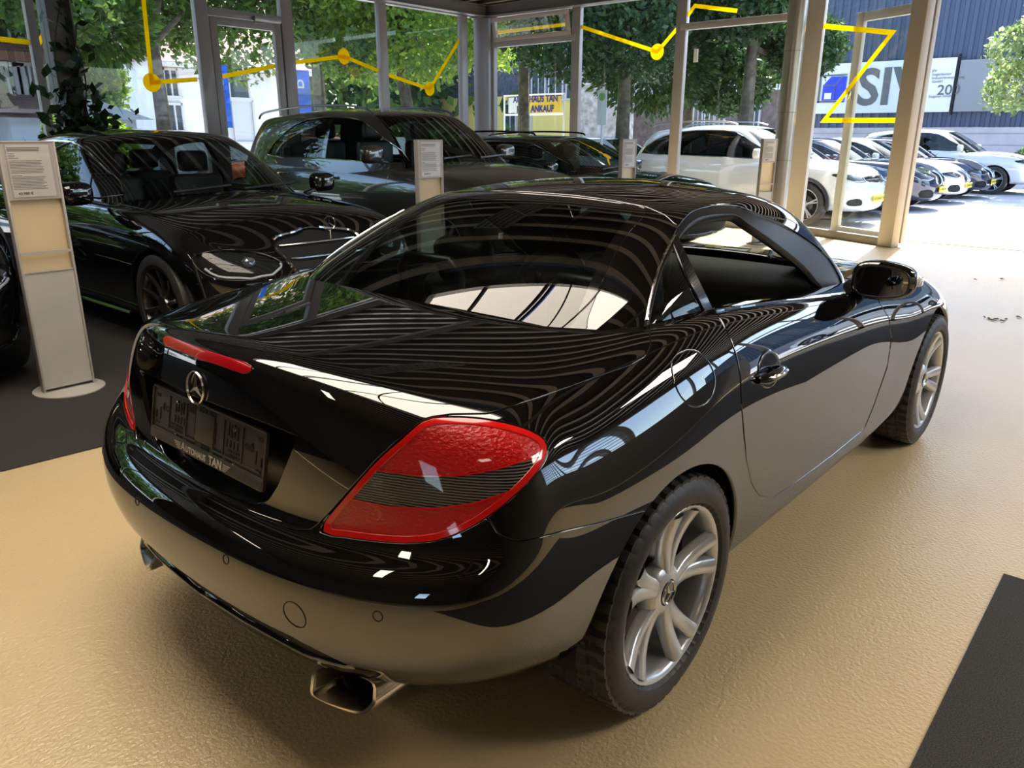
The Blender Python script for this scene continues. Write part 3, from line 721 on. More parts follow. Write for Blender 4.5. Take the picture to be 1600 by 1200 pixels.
# parking sensors and tow eye cover: rings set in the bumper skin
from mathutils.bvhtree import BVHTree
BV = BVHTree.FromPolygons([tuple(v) for v in BODY.V], BODY.F)
def ring_on(px, r):
    d = Vector(RF+(px[0]-800)/CF*RX-(px[1]-600)/CF*RU).normalized(); p, n_, _, _ = BV.ray_cast(Vector(CP), d)
    if n_.dot(d) > 0: n_ = -n_
    a = n_.orthogonal().normalized(); c = n_.cross(a); out = []
    for t in np.linspace(0, 2*PI, 41):
        q, _, _, _ = BV.ray_cast(p+(a*math.cos(t)+c*math.sin(t))*r+n_*.05, -n_, .1); out.append((q if q is not None else p)+n_*.0002)
    return out, p
for px, r in (((353, 874), .0105), ((590, 963), .0105), ((460, 961), .031)):
    for s in (1, -1):
        if s < 0 and r > .02: continue
        R_, p = ring_on(px, r)
        MB().tube([(q[0], q[1]*s, q[2]) for q in R_], .0012, 6, False).build('parking_sensor' if r < .02 else 'tow_eye_cover', DARK, slk, True)
# --- wheels
RUB = noisy('rubber', (.030, .028, .026), (.045, .042, .040), 40, .5, .1, .001); ALLOY = mat('silver_alloy', (.66, .67, .68), .30, metal=.6, coat=.6, coatr=.1)
STEEL = mat('brake_steel', (.12, .11, .10), .4, metal=1.)
def tyre_mb(R=.318, w=.235, rim=.236, n=288, tread=True):
    hw = w/2; mb = MB()
    tp = [(-.46, 0), (-.40, 1), (-.30, 1), (-.285, 9), (-.265, 9), (-.25, 1), (-.12, 1), (-.105, 9), (-.085, 9), (-.07, 1), (.07, 1), (.085, 9), (.105, 9), (.12, 1), (.25, 1), (.265, 9), (.285, 9), (.30, 1), (.40, 1), (.46, 0)]
    prof = [(rim+.002, -hw+.016, 0), (rim+.005, -hw+.008, 0), (rim+.012, -hw-.001, 0), (rim+.022, -hw-.004, 0), (rim+.026, -hw-.0055, 0), (rim+.045, -hw-.005, 0), (rim+.060, -hw+.002, 0), (R-.012, -hw+.010, 0)]
    prof += [(R-.0035 if k == 0 else R, y*w, k) for y, k in tp]
    prof += [(R-.012, hw-.010, 0), (rim+.04, hw+.004, 0), (rim+.004, hw-.006, 0), (rim+.002, hw-.012, 0)]
    m = len(prof)
    for i, (r, y, k) in enumerate(prof):
        for a in range(n):
            rr_ = r
            if k == 9: rr_ = R-.009
            elif k == 1 and tread and ((a+int(abs(y)/w*14*(1 if y > 0 else -1))) % 6 < 2): rr_ = R-.008
            elif k == 0 and abs(y) > .44*w and abs(y) < .47*w and a % 6 == 0: rr_ = r-.005
            t = 2*PI*a/n; mb.v.append((rr_*math.cos(t), y, rr_*math.sin(t)))
    for i in range(m-1):
        for a in range(n): mb.f.append((i*n+a, i*n+(a+1) % n, (i+1)*n+(a+1) % n, (i+1)*n+a))
    return mb
def spoke(mb, a0, r0, r1, w0, w1, y0, y1, th=.02, lean=0., segs=9, curve=.012):
    b = len(mb.v); cs = 9
    for i in range(segs+1):
        t = i/segs; r = r0+(r1-r0)*t; a = a0+lean*t; w = w0+(w1-w0)*t; y = y0+(y1-y0)*t**1.4+curve*math.sin(PI*t)
        ca, sa = math.cos(a), math.sin(a)
        for k in range(cs):
            q = PI*k/(cs-1); u = -math.cos(q); d = -math.sin(q)**.6*th*.55 if 0 < k < cs-1 else th*.6
            mb.v.append((r*ca-u*w*sa, y+d, r*sa+u*w*ca))
    for i in range(segs):
        for k in range(cs-1): mb.f.append((b+i*cs+k, b+i*cs+k+1, b+(i+1)*cs+k+1, b+(i+1)*cs+k))
def wheel(parent, x, s, steer=0., phi=79):
    e = empty('wheel', (x, s*.757, .317), parent=parent)
    if s > 0: e.rotation_euler = (0, 0, PI)
    tyre_mb().build('tyre', RUB, e, True, angle=30)
    rim = MB().lathe([(.225, .10), (.222, .0), (.222, -.05), (.219, -.080), (.2215, -.100), (.229, -.1085), (.237, -.1105), (.2405, -.107), (.238, -.100), (.232, -.092), (.232, .10)], 96, 'y')
    for k in range(5):
        a = math.radians(phi+72*k)
        spoke(rim, a+math.radians(6), .045, .2235, .019, .0235, -.076, -.100, th=.026, lean=math.radians(5.2)); spoke(rim, a-math.radians(6), .045, .2235, .019, .0235, -.076, -.100, th=.026, lean=math.radians(-5.2))
    rim.lathe([(.0, -.078), (.034, -.080), (.036, -.092), (.050, -.090), (.068, -.082), (.074, -.070), (.072, -.04), (0, -.04)], 60, 'y')
    rim.build('rim', ALLOY, e, True, angle=50)
    cap = MB().lathe([(0, -.094), (.029, -.0935), (.033, -.090), (.034, -.080)], 40, 'y'); cap.build('hub_cap', mat('cap_black', (.02, .02, .025), .2, coat=1.), e, True)
    star_emblem('cap_star', .0325, frame((0, -.0942, 0), (math.cos(.3), 0, math.sin(.3)), (-math.sin(.3), 0, math.cos(.3))), CHROME, e, ring=.11, thick=.003)
    for k in range(5):
        a = math.radians(phi+36+72*k); MB().lathe([(0, -.083), (.009, -.083), (.011, -.078)], 6, 'y', (.055*math.cos(a), 0, .055*math.sin(a))).build('wheel_bolt', STEEL, e)
    d = MB().lathe([(.06, -.03), (.145, -.03), (.147, -.025), (.147, -.005), (.06, -.005)], 48, 'y'); d.build('brake_disc', STEEL, e, True, angle=30)
    MB().lathe([(.0, .02), (.215, .02), (.217, .1)], 32, 'y').build('wheel_back', DARK, e)
    return e
for x in (0, 2.43):
    for s in (-1, 1): wheel(slk, x, s, phi=79 if x == 0 else 60)
# ============================================================ the showroom
XB, YA, ZC = 10.6, 9.70, 3.80
def struct(o, kind='structure'): o['kind'] = kind; return o
FLOORM = mat('epoxy_floor', (.74, .57, .31), .30, ior=1.8)
t_ = tex(FLOORM, scale=80, detail=2, rough=.5); bump(FLOORM, t_.outputs[0], .95, .005)
n_, l_, b_ = nodes(FLOORM); t2 = tex(FLOORM, scale=.8, detail=6, rough=.6); l_.new(ramp(FLOORM, t2.outputs[0], [(.3, (.71, .54, .285)), (.7, (.78, .60, .33))]), b_.inputs['Base Color'])
t3 = tex(FLOORM, scale=3., detail=8, rough=.7, mapscale=(.5, 3, 1)); rr_ = n_.new('ShaderNodeMapRange'); rr_.inputs['To Min'].default_value = .22; rr_.inputs['To Max'].default_value = .42; l_.new(t3.outputs[0], rr_.inputs['Value']); l_.new(rr_.outputs[0], b_.inputs['Roughness'])
struct(MB().box2((-9, -6.2, -.12), (XB+.02, YA+.05, 0)).build('floor', FLOORM))
YARD = noisy('yard_paving', (.44, .43, .44), (.56, .55, .55), 1.5, .75, .1, .01)
struct(MB().box2((XB+.02, -30, -.15), (60, 60, -.004)).box2((-40, YA+.05, -.15), (XB+.02, 60, -.004)).box2((-40, -30, -.15), (XB+.02, -6.2, -.004)).build('ground_yard', YARD))
CARPM = noisy('needle_felt', (.018, .016, .015), (.060, .054, .050), 260, .95, .6, .004, detail=2, p=(.3, .72))
struct(MB().add([(-9, 1.86, .004), (-.9, 2.13, .004), (6.4, 1.55, .004), (6.4, YA-.05, .004), (-9, YA-.05, .004)], [(0, 1, 2, 3, 4)]).build('floor_carpet', CARPM))
m_ = MB().box2((-3.2, -3.6, .001), (1.30, -1.43, .008)); tag(m_.build('floor_mat', noisy('mat_felt', (.022, .021, .020), (.085, .08, .075), 240, .95, .6, .004, detail=2, p=(.3, .75)), bevel=.002), 'dark grey speckled felt mat on the beige floor at the lower right', 'mat')
struct(MB().box2((3.3, -5.9, .001), (XB-.3, -1.75, .006)).build('floor_carpet', CARPM))
# ceiling of trapezoidal sheet, with beams
CEIL = mat('ceiling_sheet', (.60, .53, .46), .4, coat=.3)
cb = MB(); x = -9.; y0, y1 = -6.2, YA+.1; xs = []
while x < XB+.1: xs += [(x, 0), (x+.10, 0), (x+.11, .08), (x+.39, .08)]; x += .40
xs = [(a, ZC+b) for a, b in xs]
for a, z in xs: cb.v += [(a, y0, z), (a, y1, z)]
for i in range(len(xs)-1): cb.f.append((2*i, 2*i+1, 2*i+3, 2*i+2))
# the skylight opening: faces over it are left out
SKX, SKY = (-1.55, .80), (-.65, 2.85)
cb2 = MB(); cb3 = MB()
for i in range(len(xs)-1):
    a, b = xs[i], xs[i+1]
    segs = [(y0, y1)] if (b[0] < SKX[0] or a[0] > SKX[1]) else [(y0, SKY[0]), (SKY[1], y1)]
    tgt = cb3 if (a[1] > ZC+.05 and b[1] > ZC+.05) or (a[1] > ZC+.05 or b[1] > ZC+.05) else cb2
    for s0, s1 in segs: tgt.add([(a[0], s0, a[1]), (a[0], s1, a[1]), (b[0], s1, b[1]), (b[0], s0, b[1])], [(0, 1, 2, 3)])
struct(cb3.build('ceiling_recess_shade', mat('recess_shade_tone', (.055, .045, .04), .8)))  # recesses and flanks between the ribs: their shade is put into a dark colour
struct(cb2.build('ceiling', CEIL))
struct(MB().box2((-9, y0, ZC+.3), (SKX[0]-.1, y1, ZC+.35)).box2((SKX[1]+.1, y0, ZC+.3), (XB+.2, y1, ZC+.35)).box2((SKX[0]-.1, y0, ZC+.3), (SKX[1]+.1, SKY[0]-.1, ZC+.35)).box2((SKX[0]-.1, SKY[1]+.1, ZC+.3), (SKX[1]+.1, y1, ZC+.35)).build('ceiling_top', DARK))
BEAM = mat('beam_paint', (.16, .15, .145), .45)
for i, yb in enumerate((YA-.35, 5.2, -1.6)):
    b = MB().box2((-9, yb-.08, ZC-.02), (XB, yb+.08, ZC-.035)).box2((-9, yb-.006, ZC-.02), (XB, yb+.006, ZC-.20)).box2((-9, yb-.08, ZC-.20), (XB, yb+.08, ZC-.215))
    struct(b.build('trim_%d' % (i+1), BEAM))
struct(MB().box2((XB-.30, -6, ZC-.02), (XB-.14, YA, ZC-.035)).box2((XB-.226, -6, ZC-.02), (XB-.214, YA, ZC-.20)).box2((XB-.30, -6, ZC-.20), (XB-.14, YA, ZC-.215)).build('trim_4', BEAM))
# skylight: translucent sheets lit by the sun
sk = empty('skylight', ((SKX[0]+SKX[1])/2, (SKY[0]+SKY[1])/2, ZC)); sk['kind'] = 'structure'
SKM = mat('skylight_sheet', (.8, .78, .72), .6, emit=(1., .885, .74), es=5.2)
cx, cy = (SKX[0]+SKX[1])/2, (SKY[0]+SKY[1])/2
MB().box2((SKX[0]-cx, SKY[0]-cy, .10), (SKX[1]-cx, SKY[1]-cy, .12)).build('skylight_sheet', SKM, sk)
f_ = MB()
for yy in (SKY[0], SKY[1]): f_.box((0, yy-cy, .05), (SKX[1]-SKX[0]+.1, .06, .12))
for xx in (SKX[0], SKX[1]): f_.box((xx-cx, 0, .05), (.06, SKY[1]-SKY[0]+.1, .12))
f_.build('skylight_frame', BEAM, sk)
for yy in (2.05, 1.25, .35): MB().box((0, yy-cy, .07), (SKX[1]-SKX[0], .035, .05)).build('glazing_bar', DARK, sk)
MB().box((0, 1.17-cy, .07), (SKX[1]-SKX[0], .05, .04)).build('blue_bar', mat('blue_bar', (.02, .07, .5), .4), sk)
MB().tube([(SKX[0]-cx, -.2-cy, .0), (SKX[1]-cx, .9-cy, .0)], .012, 6).build('cable', DARK, sk)
# ceiling lamps over the carpet and behind the photographer
LAMP = mat('lamp_diffuser', (.9, .9, .9), .5, emit=(1., .86, .66), es=7.)
FILL_LAMP = mat('fill_lamp_diffuser', (.9, .9, .9), .5, emit=(1., .90, .74), es=17.)  # for the wide unseen pair added on the right as fill light
for i, (lx, ly) in enumerate(((-4.2, .6), (-4.2, -3.2), (1.9, -4.4), (-5.2, 5.2), (4.6, -4.2))):
    e = empty('ceiling_lamp', (lx, ly, ZC-.02)); tag(e, 'long ceiling luminaire '+('behind the photographer', 'over the right rear of the hall', 'added as fill over the right side of the hall, nearer one', 'over the carpet at the rear left', 'added as fill over the right side of the hall, farther one')[i], 'lamp', 'ceiling luminaires')
    ww = .9 if ly < -4 else .28; MB().box((0, 0, -.04), (1.5, ww, .06)).build('lamp_housing', BEAM, e, bevel=.006); MB().box((0, 0, -.075), (1.44, ww-.06, .012)).build('lamp_diffuser', FILL_LAMP if ly < -4 else LAMP, e)
gr = empty('ceiling_heater', (2.2, 2.55, ZC-.14)); tag(gr, 'perforated grey heater panel hung under the ribbed ceiling', 'heater')
MB().box((0, 0, 0), (1.1, .5, .04)).build('heater_body', mat('heater_grey', (.28, .27, .26), .5), gr, bevel=.01)
h_ = MB()
for i in range(16):
    for j in range(5): h_.box((-.5+.066*i+.02*(j % 2), -.18+.09*j, -.021), (.045, .045, .002))
o = h_.build('heater_perforation', DARK, gr); o['kind'] = 'stuff'
# ---- glazed walls
ALU = mat('window_frame_alu', (.36, .33, .33), .42, coat=.2); ALUW = mat('door_leaf_frame', (.50, .46, .40), .45)
PANE = glass('window_pane', (.90, .94, .92), ior=1.45)
GASK = mat('gasket', (.01, .01, .01), .6); YEL = bpy.data.materials.new('yellow_tape'); YEL.use_nodes = True; n_ = YEL.node_tree.nodes; l_ = YEL.node_tree.links; n_.clear()
o_ = n_.new('ShaderNodeOutputMaterial'); m1_ = n_.new('ShaderNodeMixShader'); m1_.inputs[0].default_value = .5; d_ = n_.new('ShaderNodeBsdfDiffuse'); t_ = n_.new('ShaderNodeBsdfTranslucent')
d_.inputs[0].default_value = t_.inputs[0].default_value = (.95, .58, .0, 1); l_.new(d_.outputs[0], m1_.inputs[1]); l_.new(t_.outputs[0], m1_.inputs[2]); l_.new(m1_.outputs[0], o_.inputs[0])
def wallA_pts(*p): return [(float(v[0]), float(v[2])) for v in (U(*q, y=YA) for q in p)]
def wallB_pts(*p): return [(float(v[1]), float(v[2])) for v in (U(*q, x=XB) for q in p)]
def vpost(x, z0=0, z1=ZC, w=.09): return MB().box2((x-w/2, YA-.05, z0), (x+w/2, YA+.05, z1))
xm = [-6.2, -4.1, -2.0, .2]
TR = 3.08
wa = empty('wall_left', (0, YA, 0)); wa['kind'] = 'structure'
def apart(mb, name, m, par, **k): # geometry given in world coordinates
    o = mb.build(name, m, par, **k); o.matrix_parent_inverse = par.matrix_basis.inverted(); return o
def axis_x(px, py): return float(U(px, py, y=YA)[0])
dL, dR = axis_x(311, 104), axis_x(458, 87); mu = axis_x(597, 83); gR = axis_x(717, 90)
posts = xm+[2.45, (dL+.09), (dR-.09), mu, gR+.1]
f_ = MB()
for x in xm+[2.45]: f_.box2((x-.05, YA-.05, 0), (x+.05, YA+.05, ZC-.15))
apart(f_, 'mullion', ALU, wa)
apart(MB().box2((dL, YA-.06, 0), (dL+.20, YA+.05, ZC-.15)), 'door_post', ALU, wa, bevel=.006)
apart(MB().box2((dR-.20, YA-.06, 0), (dR, YA+.05, ZC-.15)), 'door_post', ALU, wa, bevel=.006)
apart(MB().box2((mu-.085, YA-.06, 0), (mu+.085, YA+.05, ZC-.15)), 'mullion', ALU, wa, bevel=.006)
apart(MB().box2((gR+.02, YA-.07, 0), (gR+.18, YA+.05, ZC-.15)), 'mullion', ALU, wa, bevel=.006)
apart(MB().box2((-9, YA-.08, ZC-.20), (XB, YA+.06, ZC)), 'top_rail', ALU, wa)
apart(MB().box2((-9, YA-.05, 0), (dL, YA+.05, .12)).box2((dR, YA-.05, 0), (XB, YA+.05, .12)), 'bottom_rail', ALU, wa)
for a, b in zip(xm+[2.45], [2.45, dL]): apart(MB().add([(a+.04, YA, .1), (b-.04, YA, .1), (b-.04, YA, ZC-.18), (a+.04, YA, ZC-.18)], [(0, 1, 2, 3)]), 'pane', PANE, wa)
for a, b in ((dR, mu-.08), (mu+.08, gR+.03)): apart(MB().add([(a, YA, .1), (b, YA, .1), (b, YA, ZC-.18), (a, YA, ZC-.18)], [(0, 1, 2, 3)]), 'pane', PANE, wa)
apart(MB().add([(dL+.2, YA, TR+.05), (dR-.2, YA, TR+.05), (dR-.2, YA, ZC-.18), (dL+.2, YA, ZC-.18)], [(0, 1, 2, 3)]), 'pane', PANE, wa)
apart(MB().box2((-9, YA-.05, 0), (-6.2, YA+.1, ZC-.15)), 'wall_panel', noisy('wall_plaster', (.10, .092, .085), (.12, .11, .10), 8, .8), wa)
# door in the left wall
d1 = empty('door_1', ((dL+dR)/2, YA, 0)); d1['kind'] = 'structure'
a, b = dL+.2, dR-.2
apart(MB().box2((a, YA-.06, TR), (b, YA+.05, TR+.10)), 'transom', ALU, d1, bevel=.005)
f_ = MB().box2((a+.02, YA-.045, .02), (a+.13, YA+.03, TR-.01)).box2((b-.13, YA-.045, .02), (b-.02, YA+.03, TR-.01)).box2((a+.13, YA-.045, TR-.12), (b-.13, YA+.03, TR-.01)).box2((a+.13, YA-.045, .02), (b-.13, YA+.03, .16))
apart(f_, 'door_leaf_frame', ALU, d1, bevel=.006)
apart(MB().add([(a+.12, YA, .1), (b-.12, YA, .1), (b-.12, YA, TR-.1), (a+.12, YA, TR-.1)], [(0, 1, 2, 3)]), 'pane', PANE, d1)
apart(MB().box2((b-.50, YA-.12, TR-.02), (b-.06, YA-.06, TR+.055)).bar((b-.5, YA-.10, TR-.05), (b-.1, YA-.10, TR-.01), .02, .012), 'door_closer', mat('closer', (.45, .43, .43), .35, metal=.6), d1, bevel=.005)
apart(MB().box2((a+.05, YA-.10, 1.03), (a+.10, YA-.04, 1.10)).tube([(a+.075, YA-.10, 1.06), (a+.19, YA-.10, 1.06)], .011, 8), 'door_handle', CHROME, d1)
# tape on the panes of the left wall
def strip(pts, w, plane, off=-.004):
    mb = MB(); P = [Vector((p[0], 0, p[1])) for p in pts]; n = len(P); L = []; R = []
    for i in range(n):
        if 0 < i < n-1:
            d0 = (P[i]-P[i-1]).normalized(); d1_ = (P[i+1]-P[i]).normalized(); q = Vector((-(d0+d1_).z, 0, (d0+d1_).x)).normalized(); k = 1/max(.25, q.dot(Vector((-d0.z, 0, d0.x))))
        else: d0 = (P[min(i+1, n-1)]-P[max(i-1, 0)]).normalized(); q = Vector((-d0.z, 0, d0.x)); k = 1
        L.append(P[i]+q*w/2*k); R.append(P[i]-q*w/2*k)
    for p in L+R: mb.v.append((p.x, YA+off, p.z) if plane == 'A' else (XB+off, p.x, p.z))
    for i in range(n-1): mb.f.append((i, i+1, n+i+1, n+i))
    return mb
def dot(c, r, plane, off=-.005):
    mb = MB(); b = [(c[0]+r*math.cos(t), c[1]+r*math.sin(t)) for t in np.linspace(0, 2*PI, 32, False)]
    mb.v = [((u, YA+off, v) if plane == 'A' else (XB+off, u, v)) for u, v in b]; mb.f = [tuple(range(32))]; return mb
def tape(pts, plane, label, w=.06, dots=()):
    o = strip(pts, w, plane)
    for c in dots: q = dot(c, .125, plane); o.add(q.v, q.f)
    return tag(o.build('yellow_tape', YEL), label, 'tape')
c1 = wallA_pts((237, 129))[0]
tape(wallA_pts((-60, 54), (60, 68), (76, 42)), 'A', 'yellow line on the window pane left of the ivy column')
tape(wallA_pts((220, -40), (224, 0), (237, 129), (308, 124)), 'A', 'yellow line with a dot on the pane between ivy column and glass door', dots=[c1])
tape(wallA_pts((335, 122), (430, 103)), 'A', 'short slanting yellow line on the glass of the door')
p_ = wallA_pts((459, 98), (537, 88), (592, 111)); tape(p_, 'A', 'yellow line with a dot on the pane right of the glass door', dots=[p_[1]])
p_ = wallA_pts((606, 117), (671, 139), (718, 62)); tape(p_, 'A', 'yellow line with a dot on the last pane before the corner', dots=[p_[1]])
# right glazed wall
wb = empty('wall_front', (XB, 0, 0)); wb['kind'] = 'structure'
m1, m2, m3, pe = 9.38, 7.33, 5.22, 3.05
apart(MB().box2((XB-.14, 9.36, 0), (XB+.06, YA+.06, ZC)), 'corner_post', mat('corner_post', (.34, .33, .35), .5), wb, bevel=.01)
apart(MB().box2((XB-.05, 9.30, 0), (XB+.05, 9.38, ZC-.15)), 'mullion', ALU, wb)
for y in (m2, m3): apart(MB().box2((XB-.05, y-.09, 0), (XB+.05, y+.09, ZC-.15)), 'mullion', ALU, wb, bevel=.006)
apart(MB().box2((XB-.06, pe-.14, 0), (XB+.05, pe+.12, ZC)), 'door_post', mat('post_beige', (.42, .38, .33), .45), wb, bevel=.006)
apart(MB().box2((XB-.06, -6.1, ZC-.20), (XB+.06, 9.7, ZC)), 'top_rail', ALU, wb)
for a, b in ((m2, 9.35), (pe, m3)): apart(MB().box2((XB-.055, a, TR-.02), (XB+.05, b, TR+.08)), 'transom', ALU, wb, bevel=.005)
apart(MB().box2((XB-.05, pe, 0), (XB+.05, 9.7, .12)), 'bottom_rail', ALU, wb)
def paneB(a, b, z0, z1, par=wb): return apart(MB().add([(XB, a, z0), (XB, b, z0), (XB, b, z1), (XB, a, z1)], [(0, 1, 2, 3)]), 'pane', PANE, par)
paneB(m2+.08, 9.32, .1, TR); paneB(m3+.08, m2-.08, .1, ZC-.18); paneB(pe+.1, m3-.08, .1, TR); paneB(pe+.1, m3-.08, TR+.08, ZC-.18)
# hopper window tilted inwards
def hopper(a, b):
    e = empty('window_hopper', (XB-.05, (a+b)/2, TR+.08)); e['kind'] = 'structure'; e.name = 'window_1' if a > 6 else 'window_2'; e.rotation_euler = (0, -math.radians(11), 0)
    w = (b-a)/2-.03; h = ZC-.20-TR-.10
    MB().box2((-.03, -w, 0), (.03, w, .075)).box2((-.03, -w, h-.075), (.03, w, h)).box2((-.03, -w, .075), (.03, -w+.075, h-.075)).box2((-.03, w-.075, .075), (.03, w, h-.075)).build('sash', mat('sash_alu', (.46, .38, .36), .42), e, bevel=.005)
    MB().add([(0, -w+.05, .05), (0, w-.05, .05), (0, w-.05, h-.05), (0, -w+.05, h-.05)], [(0, 1, 2, 3)]).build('pane', PANE, e)
    return e
hopper(m2+.09, 9.30)
tape(wallB_pts((763, 53), (888, 38)), 'B', 'yellow line across the tilted upper window next to the corner').location = (-.02, 0, 0)
p_ = wallB_pts((906, 41), (1027, 81), (1058, 45)); tape(p_, 'B', 'yellow line with a dot on the tall pane of the front wall', dots=[p_[1]])
tape(wallB_pts((1074, 25), (1086, 9), (1152, 17)), 'B', 'bent yellow line on the small upper pane beside the round column')
tape(wallB_pts((1218, 28), (1240, 32)), 'B', 'very short yellow mark on the pane just left of the round column', w=.05)
MB().box((XB-.02, wallB_pts((1088, 87))[0][0], wallB_pts((1088, 87))[0][1]), (.01, .07, .20)).build('pane_marker', mat('white_card', (.8, .8, .8), .5)); tag(bpy.data.objects['pane_marker'], 'small white wedge stuck on the pane left of the round column', 'sticker')
# round column
rc = empty('column_round', (9.75, 2.98, 0)); rc['kind'] = 'structure'
COLM = mat('column_steel', (.42, .39, .36), .28, metal=.75)
MB().lathe([(.128, 0), (.128, ZC)], 40, 'z').build('column_shaft', COLM, rc, True)
for z in (1.1, 1.75, 2.55): MB().lathe([(.1285, z), (.1295, z+.002), (.1295, z+.006), (.1285, z+.008)], 40, 'z').build('column_joint', BEAM, rc)
# open glass leaves
h0 = Vector((XB-.02, 2.95, 0)); h1 = Vector((9.80, 1.31, 0)); tdir = (h1-h0).normalized(); WL = (h1-h0).length; ang = math.atan2(tdir.y, tdir.x)
d2 = empty('door_2', h0, ang); d2['kind'] = 'structure'
MB().box2((WL-.24, -.07, 0), (WL, .07, 3.7)).build('leaf_post', mat('leaf_post', (.42, .36, .29), .45), d2, bevel=.012)
MB().box2((0, -.04, 0), (WL-.2, .04, .11)).build('bottom_rail', mat('rail_grey', (.22, .20, .17), .5), d2, bevel=.004)
MB().box2((0, -.03, 3.6), (WL-.2, .03, 3.7)).build('top_rail', ALUW, d2)
MB().add([(.0, 0, .1), (WL-.2, 0, .1), (WL-.2, 0, 3.62), (0, 0, 3.62)], [(0, 1, 2, 3)]).build('pane', PANE, d2)
def wing(px, py, off=0.):
    n = Vector((tdir.y, -tdir.x, 0)); d = RF+(px-800)/CF*RX-(py-600)/CF*RU; k = ((h0+n*off-Vector(CP)).dot(n))/Vector(d).dot(n); p = Vector(CP)+Vector(d)*k; return ((p-h0).dot(tdir), p.z)
wp = [wing(1278, 40), wing(1395, 51), wing(1288, 188), wing(1408, 188)]
sm = strip(wp, .065, 'A'); sm.v = [(v[0], -.006, v[2]) for v in sm.v]; o = sm.build('yellow_tape', YEL); o.location = h0; o.rotation_euler = (0, 0, ang); tag(o, 'yellow zigzag line on the open glass leaf', 'tape')
d3 = empty('door_3', h0+Vector((-tdir.y, tdir.x, 0))*.13, ang); d3['kind'] = 'structure'
u0 = wing(1299, 363, -.13)[0]; u1 = WL+.0
MB().box2((u0, -.035, .05), (u0+.13, .035, 3.06)).box2((u1-.13, -.035, .05), (u1, .035, 3.06)).box2((u0+.13, -.035, 2.94), (u1-.13, .035, 3.06)).box2((u0+.13, -.035, .05), (u1-.13, .035, .17)).build('door_leaf_frame', ALUW, d3, bevel=.005)
MB().add([(u0+.12, 0, .15), (u1-.12, 0, .15), (u1-.12, 0, 2.96), (u0+.12, 0, 2.96)], [(0, 1, 2, 3)]).build('pane', PANE, d3)
MB().box2((u0+.05, -.07, 1.92), (u0+.09, -.03, 2.05)).build('door_handle', CHROME, d3, bevel=.004)
struct(MB().box2((XB-.03, -1.4, 0.001), (XB+.03, 2.9, .012)).build('threshold', mat('threshold', (.3, .3, .3), .35, metal=1.)))
# glazing right of the opening, right wall with band of windows, back wall
wr = empty('wall_right', (0, -6.1, 0)); wr['kind'] = 'structure'
WALLM = noisy('wall_plaster', (.10, .092, .085), (.12, .11, .10), 8, .8)
apart(MB().box2((-9, -6.25, 0), (XB, -6.1, 1.85)).box2((-9, -6.25, 3.45), (XB, -6.1, ZC+.3)).box2((-9, -6.25, 1.85), (2.3, -6.1, 3.45)), 'wall_panel', WALLM, wr)
f_ = MB()
for i in range(11): f_.box((2.4+i*.22, -6.15, 2.65), (.03, .05, 1.6))
for j in range(7): f_.box((3.6, -6.15, 1.95+j*.22), (2.5, .05, .03))
apart(f_, 'grid_bars', BEAM, wr)
f_ = MB()
for x in (4.9, 6.8, 8.7, XB-.05): f_.box((x, -6.15, 2.65), (.09, .09, 1.6))
apart(f_, 'mullion', BEAM, wr)
apart(MB().add([(2.3, -6.2, 1.85), (XB, -6.2, 1.85), (XB, -6.2, 3.45), (2.3, -6.2, 3.45)], [(0, 1, 2, 3)]), 'pane', PANE, wr)
for y in (-1.3, -3.4, -5.5): apart(MB().box2((XB-.05, y-.07, 0), (XB+.05, y+.07, ZC-.1)), 'mullion', ALU, wb)
apart(MB().box2((XB-.05, -6.1, 0), (XB+.05, -1.3, .12)).box2((XB-.05, -6.1, TR), (XB+.05, -1.3, TR+.08)), 'bottom_rail', ALU, wb)
paneB(-5.5, -1.35, .1, ZC-.18)
bw = empty('wall_back', (-9, 0, 0)); bw['kind'] = 'structure'
apart(MB().box2((-9.15, -6.25, 0), (-9, -3.4, ZC+.3)).box2((-9.15, -.6, 0), (-9, YA+.1, ZC+.3)).box2((-9.15, -3.4, 2.6), (-9, -.6, ZC+.3)).box2((-9.15, -3.4, 0), (-9, -.6, 1.5)).box2((-9.15, -3.4, 1.5), (-9, -2.2, 2.6)).box2((-9.15, -1.6, 1.5), (-9, -.6, 2.6)), 'wall_panel', WALLM, bw)
apart(MB().add([(-9.08, -2.2, 1.5), (-9.08, -1.6, 1.5), (-9.08, -1.6, 2.6), (-9.08, -2.2, 2.6)], [(0, 1, 2, 3)]), 'pane', PANE, bw)
# big steel column with ivy
sc_ = empty('column_steel', (2.74, YA-.55, 0)); sc_['kind'] = 'structure'
x0, x1 = float(U(82, 86, y=YA-.7)[0]), float(U(124, 96, y=YA-.7)[0])
apart(MB().box2((x0, YA-.72, 0), (x0+.02, YA-.45, ZC)).box2((x1-.02, YA-.72, 0), (x1, YA-.45, ZC)).box2((x0, YA-.595, 0), (x1, YA-.575, ZC)).box2((x0+.02, YA-.60, 0), (x1-.02, YA-.50, ZC)), 'column_shaft', mat('column_grey', (.19, .18, .18), .5), sc_, bevel=.004)
